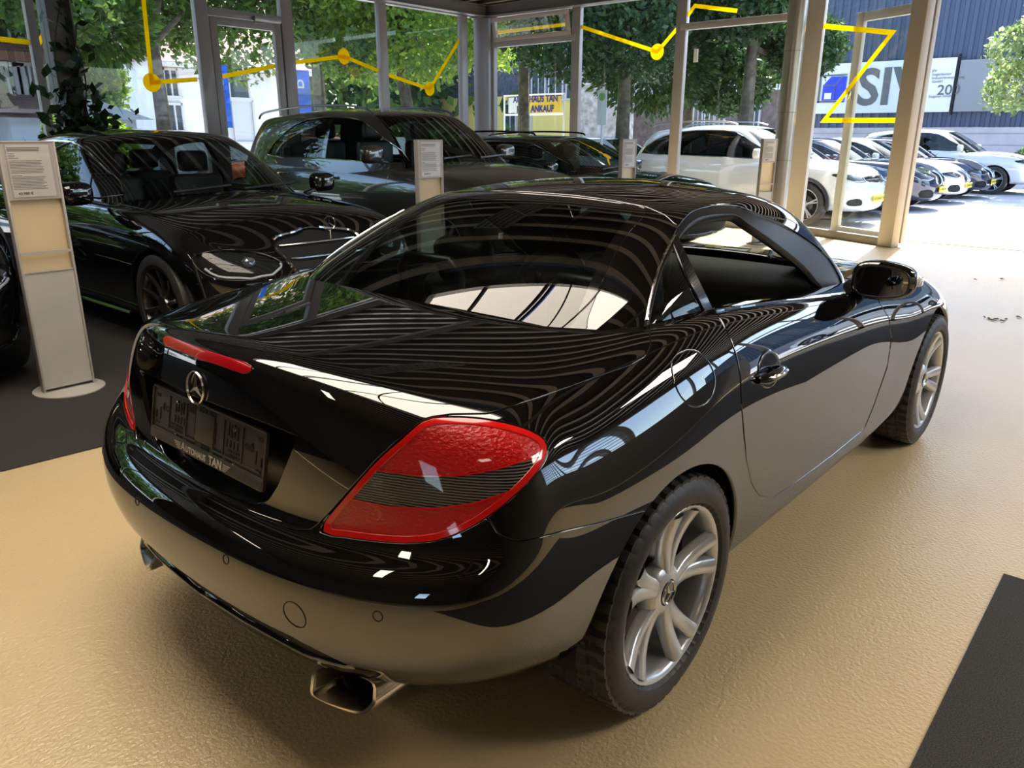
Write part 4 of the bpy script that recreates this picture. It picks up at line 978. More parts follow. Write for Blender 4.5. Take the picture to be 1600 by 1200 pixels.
# leaves
def leafmat(name, c1, c2, tr=.45):
    m = bpy.data.materials.new(name); m.use_nodes = True; n = m.node_tree.nodes; l = m.node_tree.links; n.clear()
    o = n.new('ShaderNodeOutputMaterial'); mx = n.new('ShaderNodeMixShader'); mx.inputs[0].default_value = tr
    d = n.new('ShaderNodeBsdfPrincipled'); d.inputs['Roughness'].default_value = .45; t = n.new('ShaderNodeBsdfTranslucent')
    g = n.new('ShaderNodeNewGeometry'); r = n.new('ShaderNodeValToRGB'); r.color_ramp.elements[0].color = (*c1, 1); r.color_ramp.elements[1].color = (*c2, 1)
    l.new(g.outputs['Random Per Island'], r.inputs[0]); l.new(r.outputs[0], d.inputs['Base Color']); l.new(r.outputs[0], t.inputs[0])
    l.new(d.outputs[0], mx.inputs[1]); l.new(t.outputs[0], mx.inputs[2]); l.new(mx.outputs[0], o.inputs[0]); return m
def leaves(name, C_, size, m, parent=None, seed=1, flat=.0):
    rs = np.random.RandomState(seed); n = len(C_); C_ = np.asarray(C_)
    a = rs.normal(size=(n, 3)); a /= np.linalg.norm(a, axis=1)[:, None]; b = rs.normal(size=(n, 3)); b[:, 2] *= 1-flat; b -= a*(a*b).sum(1)[:, None]; b /= np.linalg.norm(b, axis=1)[:, None]
    s = size*(.6+.8*rs.rand(n))[:, None]; V = np.stack([C_-a*s, C_+b*s*.55-a*s*.1, C_+a*s, C_-b*s*.55-a*s*.1], 1).reshape(-1, 3)
    me = bpy.data.meshes.new(name); me.vertices.add(4*n); me.vertices.foreach_set('co', V.ravel()); me.loops.add(4*n); me.loops.foreach_set('vertex_index', np.arange(4*n)); me.polygons.add(n)
    me.polygons.foreach_set('loop_start', np.arange(n)*4); me.polygons.foreach_set('loop_total', np.full(n, 4)); me.update(calc_edges=True); me.validate()
    return link(name, me, m, parent)
def crown_pts(blobs, n, seed=1):
    rs = np.random.RandomState(seed); out = []; vol = np.array([b[3]**2 for b in blobs]); vol = vol/vol.sum()
    for (x, y, z, r), w in zip(blobs, vol):
        k = int(n*w); d = rs.normal(size=(k, 3)); d /= np.linalg.norm(d, axis=1)[:, None]; rad = r*(.55+.5*rs.rand(k)**.6)
        # clumps
        out.append(np.array([x, y, z])+d*rad[:, None]*np.array([1, 1, .8])+rs.normal(size=(k, 3))*.06*r)
    return np.vstack(out)
iv = empty('ivy', (x0, YA-.75, 0)); tag(iv, 'dark green climbing ivy winding up the grey steel column', 'plant')
rs = np.random.RandomState(4); stems = MB(); lp = []
for k in range(4):
    pts = []; ph = k*1.6
    for z in np.linspace(0, 2.95-k*.25, 26):
        px_ = (x0+x1)/2+.17*math.sin(z*2.2+ph); pts.append((px_, YA-.77-.03*math.cos(z*3+ph), z))
        for _ in range(3 if z < 2.0 else 2): lp.append((px_+rs.normal()*(.10 if z > 1.7 else .17), YA-.80+rs.normal()*.05, z+rs.normal()*.06))
    stems.tube(pts, .008, 6)
for _ in range(220): lp.append(((x0+x1)/2+rs.normal()*.22, YA-.85+rs.normal()*.08, 1.45+rs.normal()*.22))
apart(stems, 'ivy_stem', mat('stem', (.05, .04, .02), .8), iv)
o = leaves('ivy_leaves', lp, .085, leafmat('ivy_leaf', (.008, .022, .006), (.02, .05, .014), .15), iv, 3); o['kind'] = 'stuff'; o.matrix_parent_inverse = iv.matrix_basis.inverted()

# a few dry leaves blown in through the opening
def dry_leaf(px, py, sz, rz):
    p = U(px, py, z=0.); o = MB().add([(-sz, 0, .004), (-sz*.3, sz*.4, .012), (sz*.5, sz*.35, .006), (sz, 0, .015), (sz*.4, -sz*.4, .004), (-sz*.4, -sz*.35, .010), (0, 0, .018)], [(0, 5, 6), (5, 4, 6), (4, 3, 6), (3, 2, 6), (2, 1, 6), (1, 0, 6)]).build('dry_leaf', mat('dry_leaf', (.13, .10, .06), .8)); o.location = (float(p[0]), float(p[1]), 0); o.rotation_euler = (0, 0, rz)
    tag(o, 'dry leaf in the small heap on the floor at the far right' if py > 490 and 1530 < px < 1575 else 'lone dry leaf at the very right edge, level with the small heap' if px > 1575 else 'lone dry leaf on the floor left of the other, farther in than the heap' if px < 1540 and py < 450 else 'lone dry leaf on the floor straight beyond the small heap', 'leaf', 'dry leaves on the floor by the opening')
for a in ((1545, 499, .035, .3), (1552, 502, .03, 1.2), (1558, 500, .04, 2.2), (1566, 503, .03, .8), (1571, 500, .035, 3.), (1538, 497, .02, .5), (1592, 497, .03, 1.), (1524, 438, .025, 1.), (1566, 437, .03, 2.)): dry_leaf(*a)
# ============================================================ the other cars: one builder, each with its own proportions
def interp(tab, x): t = np.array(tab, float); return float(np.interp(x, t[:, 0], t[:, 1]))
def smooth1(tab, x):
    t = np.array(tab, float); return float(nspline(t[:, 0], t[:, 1:2], np.array([min(max(x, t[0, 0]), t[-1, 0])]))[0, 0])
CARGLASS = glass('car_glass', (.20, .23, .22)); CARCLEAR = glass('car_windscreen', (.55, .62, .60))
LAMPG = glass('lamp_cover', (.75, .78, .8), ior=1.5)
HEADL = mat('headlamp_inside', (.30, .31, .33), .15, metal=.7, coat=1.); DRL = mat('lamp_strip', (.85, .87, .9), .25)
GRB = mat('grille_black', (.008, .008, .009), .35, coat=.3)
def wheel2(par, x, y, s, R=.34, rim=.24, spokes=10, m=None, dark=False, twin=False):
    e = empty('wheel', (x, s*y, R), parent=par)
    if s > 0: e.rotation_euler = (0, 0, PI)
    m = m or ALLOY
    MB().lathe([(rim-.005, .09), (rim, -.09), (rim+.02, -.108), (R-.03, -.11), (R-.008, -.10), (R, -.075), (R, .075), (R-.01, .1), (rim, .1)], 72, 'y').build('tyre', RUB, e, True, angle=35)
    r_ = MB().lathe([(rim-.012, .09), (rim-.015, -.07), (rim-.006, -.098), (rim+.003, -.100), (rim+.004, -.09)], 64, 'y')
    for k in range(spokes):
        a = 2*PI*k/spokes+.3
        if twin:
            for q in (-.10, .10): spoke(r_, a+q*.5, .05, rim-.01, .012, .012, -.075, -.092, .018, lean=q*.6, segs=6)
        else: spoke(r_, a, .045, rim-.01, .014, .5*PI*rim/spokes*.42, -.07, -.094, .018, segs=6)
    r_.lathe([(0, -.085), (.06, -.085), (.068, -.07), (.068, -.03)], 32, 'y'); r_.build('rim', m, e, True, angle=45)
    MB().lathe([(.05, -.02), (.15, -.02), (.15, 0)], 32, 'y').build('brake_disc', STEEL, e); MB().lathe([(0, .03), (rim-.01, .03)], 24, 'y').build('wheel_back', DARK, e)
def plate(par, x, z, tilt=0., txt='AUTOHAUS TAN'):
    e = empty('number_plate', (x, 0, z), parent=par); MB().box((0, 0, 0), (.015, .52, .112)).build('plate_board', mat('plate_yellow', (.85, .68, .03), .4), e, bevel=.004)
    text('plate_lettering', txt, .062, mat('plate_print', (.05, .04, .02), .5), e, loc=(.0085, 0, 0), rot=(PI/2, 0, PI/2), depth=.0006, bold=.001, sx=1.05)
def car(name, label, front, yaw, paint, S, cat='car', group=None):
    L, Wd, H, wb, fo = S['L'], S['W'], S['H'], S['wb'], S['fo']; ro = L-wb-fo; hw = Wd/2; xr, xf = -ro, wb+fo; lv = S.get('lv', 2)
    nodes(paint)[2].inputs['Coat IOR'].default_value = 1.9
    root = empty(name, (front[0]-math.cos(yaw)*xf, front[1]-math.sin(yaw)*xf, 0), yaw); tag(root, label, cat, group)
    R = S.get('R', .34); zb = S.get('zb', .19); belt = S['belt']; dk = [(x, z) for x, z in S['edge']]; cz = S['center']
    fr = [0, .05, .20, .38, .55, .70, .84, .94, 1.]; wf = [.85, .935, .97, .985, 1., .998, .972, .93, .87]
    nose = S.get('nose', [-.10, -.03, 0, 0, 0, -.015, -.05, -.11, -.20]); tail = S.get('tail', [.12, .03, 0, 0, .02, .03, .05, .07, .12])
    def colm(x, ys, kx, zt, zbb): # ys: width scale
        return [(x+kx[k], hw*wf[k]*ys, zbb+(zt-zbb)*fr[k]) for k in range(9)]
    ze = lambda x: smooth1(dk, x)
    rear = [colm(xr+.0, 0, tail, smooth1(cz, xr), zb+.06), colm(xr+.012, .34, tail, smooth1(cz, xr)*.6+ze(xr)*.4, zb+.06), colm(xr+.07, .66, tail, smooth1(cz, xr)*.25+ze(xr)*.75, zb+.06)]
    side = [colm(xr+.22, .885, [t*.7 for t in tail], ze(xr+.2), zb+.06)]
    for x, sc in ((xr+.48, .972), (-.05, 1.), (wb*.22, .99), (wb*.5, .985), (wb*.74, .985), (wb-.05, .995), (xf-.50, .965)): side.append(colm(x, sc, [0]*9, ze(x), zb+(.04 if x > wb else 0)))
    side.append(colm(xf-.23, .86, [n*.8 for n in nose], ze(xf-.25), zb+.03))
    zn = smooth1(cz, xf)
    frt = [colm(xf-.085, .64, nose, zn*.4+ze(xf-.1)*.6, zb+.02), colm(xf-.02, .33, nose, zn*.8+ze(xf)*.2, zb+.02), colm(xf, 0, nose, zn, zb+.02)]
    cen = [(max(s[-1][0]-.04, xr+.12) if i == 0 else (min(s[-1][0]+.06, xf-.15) if i == len(side)-1 else s[-1][0]), 0) for i, s in enumerate(side)]
    cen = [(x, smooth1(cz, x)) for x, _ in cen]
    B = boxcage(rear, side, frt, cen, ref=(1, 2, 1), crown=2.2, level=lv, decay=1.5)
    g = S['gh']; (rbx, rbz), (rtx, rtz), (pkx, pkz), (ftx, ftz), (wbx, wbz) = g
    bw, rw_ = hw*S.get('bw', .875), hw*S.get('rw', .66)
    tt = [-.18, .0, .28, .56, .82, 1.]
    def gcol(bx, by, bz, tx, ty, tz, bul=.02):
        return [(bx+(tx-bx)*t, by+(ty-by)*(t+(.10*math.sin(PI*max(t, 0)) if abs(by-ty) > .05 else 0)*-1), bz+(tz-bz)*(t+.06*math.sin(PI*max(t, 0)))) for t in tt]
    cr = S.get('crown', .045)
    grear = [gcol(rbx, 0, rbz, rtx, 0, rtz), gcol(rbx+.01, bw*.38, rbz, rtx+.01, rw_*.40, rtz-.004), gcol(rbx+.06, bw*.74, rbz-.005, rtx+.04, rw_*.76, rtz-.018)]
    gs = [gcol(rbx+.20, bw*.955, interp(belt, rbx+.2), rtx+.12, rw_*.96, rtz-cr)]
    for q in (.16, .38, .6, .8):
        bx = rbx+.2+(wbx-.28-rbx-.2)*q; tx = rtx+.12+(ftx-.06-rtx-.12)*q; gs.append(gcol(bx, bw, interp(belt, bx), tx, rw_, float(np.interp(tx, [rtx, pkx, ftx], [rtz, pkz, ftz]))-cr))
    gs.append(gcol(wbx-.28, bw*.95, interp(belt, wbx-.28), ftx-.07, rw_*.955, ftz-cr*.8))
    gf = [gcol(wbx-.07, bw*.70, wbz-.01, ftx+.0, rw_*.74, ftz-.012), gcol(wbx-.01, bw*.36, wbz, ftx+.03, rw_*.39, ftz), gcol(wbx, 0, wbz, ftx+.04, 0, ftz+.004)]
    n = len(gs); gc = [(s[-1][0]+(-.05 if i == 0 else .05 if i == n-1 else 0)) for i, s in enumerate(gs)]
    gc = [(x, float(nspline([rtx-.01, (rtx+pkx)/2, pkx, (pkx+ftx)/2, ftx+.05], [[rtz], [(rtz*.3+pkz*.7)], [pkz], [(ftz*.3+pkz*.7)], [ftz]], [x])[0, 0])) for x in gc]
    G = boxcage(grear, gs, gf, gc, ref=(1, 1, 1), crown=2.4, level=lv+1, decay=1.3)
    # openings
    ck = sdf([(rbx+.1, -.5), (rbx+.1, -bw*.7), (rbx+.3, -bw*.93), (wbx-.35, -bw*.93), (wbx-.12, -bw*.6), (wbx-.06, 0), (wbx-.06, .5), (rbx+.1, .5)])
    B = B.clip(lambda V: np.where(V[:, 2] > zn*.8, ck(V[:, :2]), 1.), 1)
    A = lambda cx, r: (lambda V: np.where(V[:, 1] < -.4, np.hypot(V[:, 0]-cx, (V[:, 2]-R+.01)*1.02)-r, 1.))
    ar = R+.05; B = B.clip(A(0, ar), 1).clip(A(wb, ar), 1)
    gp_ = .0022
    hl_, gr_ = S.get('headlamp'), S.get('grille')
    nearf = lambda V: V[:, 0] > xf-.75
    fh = fpl(hl_, (1, 2), 3, nearf) if hl_ else None; fg = fpl(gr_, (1, 2), 2, nearf) if gr_ else None
    lampS = B.clip(fh, -1, .0) if hl_ else None
    if hl_: B = B.clip(fh, 1, .002)
    grS = B.clip(fg, -1, 0.) if gr_ else None
    if gr_: B = B.clip(fg, 1, 0.)
    lower = S.get('intake')
    if lower: fi = fpl(lower, (1, 2), 2, nearf); inS = B.clip(fi, -1, 0); B = B.clip(fi, 1, 0)
    doors = []
    for d in S.get('doors', []):
        fd = fpl(d, (0, 2), 0, lambda V: V[:, 1] < -hw*.6); doors.append(B.clip(fd, -1, gp_)); B = B.clip(fd, 1, gp_)
    ch = lambda v: abs(v[1]) < 2e-4
    cw = hw*.80; xc = wbx-.35
    fhood = lambda V: np.where((V[:, 0] > xc) & (V[:, 2] > zn-.02), np.maximum(np.abs(V[:, 1])-(cw-.10*np.clip((V[:, 0]-xc)/(xf-xc), 0, 1)**2*1.2), (V[:, 0]-(xf-.10-.3*(V[:, 1]/hw)**2))), 1.)
    hd = B.clip(fhood, -1, gp_); B2 = B.clip(fhood, 1, gp_)
    B2.flange(.02, .001, ch).both().obj('body', paint, root); hd.flange(.012, .001, ch).both().obj('hood', paint, root)
    for d in doors:
        d.flange(.012, .001, ch).obj('door', paint, root); d.mirror().flange(.012, .001, ch).obj('door', paint, root)
    B_lin = boxcage(rear, side, frt, cen, ref=(1, 2, 1), crown=2.2, level=max(1, lv-1), decay=1.5).offset(-.022)
    B_lin.clip(lambda V: np.where(V[:, 2] > zn*.8, ck(V[:, :2]), 1.), 1).clip(A(0, ar+.01), 1).clip(A(wb, ar+.01), 1).both().obj('inner_shell', DARK, root)
    # cabin
    sg = S['side_glass']; fs = fpl(sg, (0, 2), 2, lambda V: V[:, 1] < -rw_*.55)
    wl = lambda z: rw_*.90+(ftz-.05-z)*(bw*.90-rw_*.90)/(ftz-wbz)
    fw = lambda V: np.where(V[:, 0] > ftx-.15, np.maximum(np.abs(V[:, 1])-wl(V[:, 2]), V[:, 2]-(ftz-.035)+.06*V[:, 1]**2), 1.)
    sl = (rbx-rtx)/(rbz-rtz) if abs(rbz-rtz) > .01 else 0
    fr2 = lambda V: np.where(V[:, 0] < (rtx+.25), np.maximum(np.maximum(np.abs(V[:, 1])-wl(V[:, 2])*.97, V[:, 2]-(rtz-.05)+.06*V[:, 1]**2), V[:, 0]-(rtx+.05+(V[:, 2]-rtz)*sl+.10)), 1.)
    C2 = G.clip(fs, 1, 0.).clip(fw, 1, .001).clip(fr2, 1, .001)
    C2.flange(.015, .001, ch).both().obj('cabin_shell', paint, root)
    Gi = C2.offset(-.03); Surf(Gi.V, -Gi.N, [q[::-1] for q in Gi.F]).both().obj('headliner', mat('headliner', (.05, .048, .045), .9), root)
    G.clip(fw, -1, 0).clip(fw, -1, .02).both().obj('windshield', CARCLEAR, root); G.clip(fw, -1, 0).clip(fw, 1, -.02).both().obj('windshield_border', FRIT, root)
    G.clip(fr2, -1, 0).both().obj('rear_window', CARGLASS, root)
    sgS = G.clip(fs, -1, 0.).offset(-.004); cuts = S.get('pillars', [])
    edges_ = [-99]+cuts+[99]
    for i in range(len(edges_)-1):
        a, b = edges_[i], edges_[i+1]
        pn = sgS.clip(lambda V: np.maximum(a+.03-V[:, 0]-(V[:, 2]-1.1)*0, V[:, 0]-b+.03), -1, 0)
        if not len(pn.F): continue
        op = S.get('open') == i
        if not op: pn.obj('side_window', CARGLASS, root)
        pn.mirror().obj('side_window', CARGLASS, root)
    for c in cuts:
        pn = sgS.clip(lambda V: np.abs(V[:, 0]-c)-.034, -1, 0).offset(.002)
        if len(pn.F): pn.obj('window_pillar', FRIT, root); pn.mirror().obj('window_pillar', FRIT, root)
    # chrome round the side glass
    P_ = smoothpoly(sg, 2); P_ = np.vstack([P_, P_[:1]])
    def on_side(x, z):
        m_ = G.V[:, 1] < -rw_*.5; d = (G.V[:, 0]-x)**2+(G.V[:, 2]-z)**2+(~m_)*9; i = np.argsort(d)[:3]; return float(G.V[i, 1].mean())
    trm = [(p[0], on_side(*p)-.002, p[1]) for p in P_]
    tm = CHROME if S.get('chrome', True) else FRIT
    for s in (1, -1): MB().tube([(p[0], p[1]*s, p[2]) for p in trm], .007, 6, False).build('window_trim', tm, root, True)
    # lamps, grille
    for mi in (0, 1):
        fx = (lambda s: s.mirror()) if mi else (lambda s: s)
        if hl_:
            lo = empty('headlamp', (0, 0, 0), parent=root)
            fx(lampS.offset(-.045)).obj('lamp_reflector', HEADL, lo); fx(lampS.flange(.05, .001)).obj('lamp_cover', LAMPG, lo)
            rs_ = lampS.V[np.argsort(lampS.V[:, 2])]; c_ = lampS.V.mean(0); c_ = c_-lampS.N.mean(0)*.03; sy = -1 if mi else 1
            for k, (dy, dx) in enumerate(((.09, -.06), (-.08, .05))):
                MB().lathe([(.0, .02), (.03, .015), (.045, .0), (.048, -.03)], 20, 'x', (c_[0]+dx, (c_[1]-dy)*sy, c_[2])).build('projector_lens', mat('lens_glass', (.25, .27, .3), .04, metal=.6, coat=1.), lo, True)
            if S.get('drl', True):
                q = np.array(hl_); lowp = [p for p in smoothpoly(hl_, 3) if p[1] < c_[2]+.0]; lowp = sorted(lowp, key=lambda p: p[0])
                pts = []
                for p in lowp:
                    d = ((lampS.V[:, 1]-p[0]*.985)**2+(lampS.V[:, 2]-p[1]-.012)**2); i = np.argmin(d); v = lampS.V[i]-lampS.N[i]*.012; pts.append((v[0], v[1]*sy, v[2]))
                if len(pts) > 2: MB().tube(pts, .008, 6).build('light_strip', DRL, lo, True)
    if gr_:
        grS.offset(-.04).both().obj('grille_mesh', GRB, root)
        ge = grS.edges(); loop = smoothpoly(gr_, 3)
        pts = []; k0 = max([i for i, p in enumerate(loop) if p[0] > .01] or [0]); loop = np.roll(loop, -(k0+1), 0)
        for p in loop:
            if p[0] > .01: continue
            d = (grS.V[:, 1]-p[0])**2+(grS.V[:, 2]-p[1])**2; i = np.argmin(d); pts.append(tuple(grS.V[i]+grS.N[i]*.004))
        if S.get('gchrome', True) and pts:
            for s in (1, -1): MB().tube([(p[0], p[1]*s, p[2]) for p in pts], S.get('gr_r', .011), 6).build('grille_frame', CHROME, root, True)
        zz = [p[1] for p in gr_]; yy = [p[0] for p in gr_]; ns = S.get('slats', 3)
        for k in range(ns):
            z = min(zz)+(max(zz)-min(zz))*(k+1)/(ns+1); w = S.get('slw', abs(min(yy))*.86); x_ = []
            for y in np.linspace(-w, w, 9):
                d = (grS.V[:, 1]+abs(y))**2+(grS.V[:, 2]-z)**2; i = np.argmin(d); x_.append((grS.V[i, 0]-.012, y, z))
            MB().tube(x_, S.get('slr', .009), 6).build('grille_slat', CHROME if S.get('slchrome', True) else GRB, root, True)
    if lower:
        inS.offset(-.03).both().obj('lower_intake', GRB, root)
    # interior
    fl_ = MB().box2((rbx+.1, -bw*.93, .28), (wbx-.1, bw*.93, .31)).box2((wbx-.62, -bw*.92, .31), (wbx-.2, bw*.92, wbz-.08)).box2((rbx+.1, -bw*.9, .3), (rbx+.2, bw*.9, rbz-.06))
    fl_.build('cabin_tub', DARK, root)
    if S.get('seats', True):
        z0 = S.get('seat_z', .45)
        for xs_ in S.get('seat_x', (wb*.42,)):
            for s in (-1, 1):
                se = empty('seat', (xs_, s*.37, z0), parent=root); MB().box((.28, 0, 0), (.5, .5, .16)).build('seat_cushion', LEATH, se, bevel=.05)
                MB().box((0, 0, .34), (.14, .48, .62)).build('seat_back', LEATH, se, bevel=.05); MB().box((-.03, 0, .76), (.10, .27, .18)).build('headrest', LEATH, se, bevel=.04)
    # mirrors, handles, wheels
    mx, mz = S.get('mirror', (wbx-.50, interp(belt, wbx-.5)+.08)); mm = S.get('mirror_mat', paint)
    for s in (-1, 1):
        e = empty('wing_mirror', (mx, s*(hw+.08), mz), parent=root)
        k = S.get('ms', 1.); hs = supere((0, 0, 0), (.075*k, .115*k, .08*k), .6, 24, 14); hs.v = [((x*.35 if x < 0 else x*1.2), y, z) for x, y, z in hs.v]; hs.build('mirror_housing', mm, e, True)
        MB().prism([(math.cos(t)*.092*k, math.sin(t)*.06*k) for t in np.linspace(0, 2*PI, 24, False)], -.032*k, -.030*k, 'yz').build('mirror_glass', mat('mirror_glass', (.7, .72, .75), .02, metal=1.), e)
        MB().bar((.02, -s*.06, -.05), (.04, -s*.2, -.09), .05, .03).build('mirror_foot', GRB, e, bevel=.008)
    for hx in S.get('handles', ()):
        z = S.get('hz', .92); d = (B2.V[:, 1] < 0)
        yv = hw*.985
        for s in (-1, 1):
            e = empty('door_handle', (hx, s*yv, z), parent=root)
            MB().tube([(-.10, 0, 0), (-.08, s*.022, 0), (.08, s*.022, 0), (.10, 0, 0)], [.012, .016, .016, .012], 10).build('handle_bar', paint, e, True)
            MB().tube([(-.09, s*.018, .0), (-.05, s*.040, 0), (.05, s*.040, 0), (.09, s*.018, 0)], .004, 6).build('handle_strip', CHROME, e, True)
    wh = S.get('wheel', dict(spokes=10))
    for x in (0, wb):
        for s in (-1, 1): wheel2(root, x, hw-.135, s, R=R, rim=R*S.get('rimf', .72), **wh)
        for s in (-1, 1):
            prof = MB(); n = 20
            for k in range(n+1):
                t = PI*k/n; prof.v += [(x+(ar+.01)*math.cos(t), s*(hw-.05), R-.01+(ar+.01)*math.sin(t)), (x+(ar+.01)*math.cos(t), s*(hw-.42), R-.01+(ar+.01)*math.sin(t))]
                if k: b = 2*(k-1); prof.f.append((b, b+1, b+3, b+2))
            b = len(prof.v); prof.v += [(x+(ar+.01)*math.cos(PI*k/n), s*(hw-.42), R-.01+(ar+.01)*math.sin(PI*k/n)) for k in range(n+1)]; prof.f.append(tuple(range(b, b+n+1))); prof.build('wheel_arch_liner', DARK, root)
    MB().box2((xr+.25, -hw*.72, zb+.03), (xf-.3, hw*.72, zb+.06)).box2((.45, -hw*.9, zb+.02), (wb-.45, hw*.9, zb+.05)).build('underbody', DARK, root)
    if S.get('rails'):
        for s in (-1, 1):
            pts = [(x, s*(rw_*.93), z) for x, z in S['rails']]; MB().tube([Vector(p) for p in smoothpoly([(p[0], p[2]) for p in pts], 5, False).tolist() and [(q[0], s*rw_*.93, q[1]) for q in smoothpoly([(p[0], p[2]) for p in pts], 5, False)]], .013, 8).build('roof_rail', S.get('rail_mat', CHROME), root, True)
    if S.get('plate'): plate(root, *S['plate'])
    # wipers
    if S.get('wipers', True):
        for y0_ in (-.45, .12):
            MB().tube([(wbx-.03, y0_, wbz+.03), (wbx-.10, y0_+.5, wbz+.055)], .010, 6).build('wiper', GRB, root)
    if S.get('sill'):
        for s in (1, -1): MB().tube([(.45, s*hw*.975, zb+.045), (wb-.45, s*hw*.975, zb+.045)], .012, 8).build('sill_strip', CHROME, root, True)
    if S.get('cladding'):
        for x in (0, wb):
            for s in (1, -1): MB().tube([(x+(ar+.02)*math.cos(t), s*(hw-.018), R-.01+(ar+.02)*math.sin(t)) for t in np.linspace(-.15, PI+.15, 28)], .030, 8).build('arch_cladding', GRB, root, True)
    return root
def paintmat(name, c, metal=.0, rough=.35): return mat(name, c, rough, metal=metal, coat=1., coatr=.02, spec=(0. if max(c) < .1 and metal == 0 else None))
BLK2 = paintmat('black_paint_saloon', (.004, .004, .0045)); GREYP = paintmat('grey_green_metallic', (.050, .050, .044), .35, .30); WHP = paintmat('white_paint', (.72, .73, .74)); NAV = paintmat('navy_paint', (.012, .016, .04)); BLK3 = paintmat('black_paint_estate', (.006, .007, .010)); ORP = paintmat('orange_paint', (.75, .13, .02)); BLUEP = paintmat('dark_blue_paint', (.01, .02, .06))
FACE = -PI/2
DARKAL = mat('dark_alloy', (.16, .155, .15), .25, metal=.9, coat=.5)
SAL = dict(L=5.12, W=1.90, H=1.49, wb=3.035, fo=.80, R=.345, belt=[(-1.2, .97), (0, .99), (1, .965), (2.2, .95), (2.6, .95)], lv=3,
  edge=[(-1.3, .94), (-.6, 1.0), (.2, .995), (1.2, .965), (2.0, .955), (2.5, .95), (3.0, .90), (3.5, .80), (3.84, .68)], center=[(-1.3, 1.0), (-.6, 1.05), (.5, 1.03), (1.5, 1.02), (2.35, 1.03), (2.8, 1.0), (3.3, .92), (3.62, .82), (3.84, .70)],
  gh=((-.80, 1.03), (.25, 1.43), (1.0, 1.485), (1.62, 1.455), (2.50, 1.005)),
  side_glass=[(-.45, 1.02), (.1, 1.27), (.6, 1.365), (1.1, 1.385), (1.45, 1.355), (1.85, 1.22), (2.22, 1.015), (1.6, .985), (.6, 1.0)], pillars=[.95, .02], doors=[[(.98, 1.1), (.98, .30), (2.05, .30), (2.12, .6), (2.14, 1.1)], [(.0, 1.1), (.10, .75), (.42, .52), (.50, .30), (.955, .30), (.955, 1.1)]],
  headlamp=[(-.86, .70), (-.83, .60), (-.70, .565), (-.50, .575), (-.40, .64), (-.46, .70), (-.62, .735), (-.76, .74)], grille=[(-.35, .62), (-.36, .70), (-.34, .76), (-.28, .785), (-.15, .80), (.1, .805), (.1, .44), (-.15, .44), (-.25, .45), (-.31, .52)], slats=4, slr=.008, intake=[(-.80, .40), (-.45, .38), (-.40, .30), (-.78, .28)],
  handles=(1.15, .25), hz=.83, mirror=(2.2, 1.04), seat_x=(1.25, .3), seat_z=.45, wheel=dict(spokes=10, m=DARKAL), rimf=.74, sill=True, rw=.64)
s1 = car('saloon', 'shiny black saloon with an upright star on its hood, behind the coupe', (1.64, 2.61), FACE, BLK2, SAL)
star_emblem('hood_star', .050, frame((3.70, 0, .865), (0, 1, 0), (0, 0, 1)), CHROME, s1, ring=.08, thick=.004)
MB().tube([(3.70, 0, .76), (3.70, 0, .822)], .006, 8).build('star_base', CHROME, s1, True)
SAL2 = dict(SAL); SAL2.update(L=4.9, wb=2.9, headlamp=[(-.84, .70), (-.80, .62), (-.60, .60), (-.45, .66), (-.62, .73), (-.76, .74)], wheel=dict(spokes=5, twin=True, m=DARKAL), lv=3, side_glass=[(-.45, 1.02), (.1, 1.27), (.6, 1.365), (1.1, 1.385), (1.40, 1.355), (1.75, 1.22), (2.1, 1.015), (1.6, .985), (.6, 1.0)], gh=((-.75, 1.03), (.25, 1.43), (.95, 1.485), (1.5, 1.455), (2.35, 1.005)), mirror=(1.85, 1.05))
car('saloon', 'black car cut off by the left edge of the photo', (-.94, 3.1), FACE, BLK2, SAL2)
MLS = dict(L=4.80, W=1.93, H=1.80, wb=2.915, fo=.84, R=.375, belt=[(-1.1, 1.16), (0, 1.15), (1.5, 1.12), (2.6, 1.10)], lv=3, zb=.26,
  edge=[(-1.1, 1.10), (-.6, 1.15), (.4, 1.14), (1.4, 1.12), (2.2, 1.10), (2.6, 1.08), (3.0, 1.04), (3.4, .97), (3.76, .84)], center=[(-1.1, 1.12), (-.6, 1.15), (1.0, 1.15), (2.3, 1.17), (2.8, 1.15), (3.2, 1.09), (3.55, 1.0), (3.76, .88)],
  gh=((-1.0, 1.16), (-.72, 1.66), (.6, 1.745), (1.62, 1.70), (2.50, 1.17)), bw=.90, rw=.70, crown=.05, nose=[-.10, -.03, 0, 0, 0, -.01, -.03, -.07, -.14],
  side_glass=[(-.22, 1.20), (.12, 1.48), (.45, 1.60), (1.0, 1.625), (1.45, 1.585), (1.85, 1.40), (2.25, 1.165), (1.5, 1.165), (.6, 1.185)], pillars=[.92], open=1, chrome=True,
  doors=[[(.93, 1.25), (.93, .40), (1.98, .40), (2.06, .7), (2.10, 1.25)], [(-.05, 1.25), (.05, .90), (.42, .70), (.48, .40), (.91, .40), (.91, 1.25)]],
  headlamp=[(-.86, .93), (-.84, .80), (-.68, .76), (-.48, .78), (-.44, .88), (-.66, .95)], grille=[(-.36, .86), (-.30, .93), (.1, .95), (.1, .62), (-.3, .64)], slats=2, slr=.016,
  handles=(1.12, .22), hz=1.0, mirror=(2.0, 1.24), ms=1.15, seat_x=(1.25, .35), seat_z=.72, rails=[(-.70, 1.63), (-.55, 1.70), (.2, 1.755), (1.0, 1.755), (1.40, 1.72), (1.55, 1.66)], rail_mat=mat('rail_dark_alu', (.30, .30, .30), .3, metal=1.), wheel=dict(spokes=10))
s2 = car('suv', 'dark grey-green metallic off-road car with silver roof rails and an open front window', (4.85, 3.17), FACE, GREYP, MLS)
def rear_quarter(root, paint, S): pass
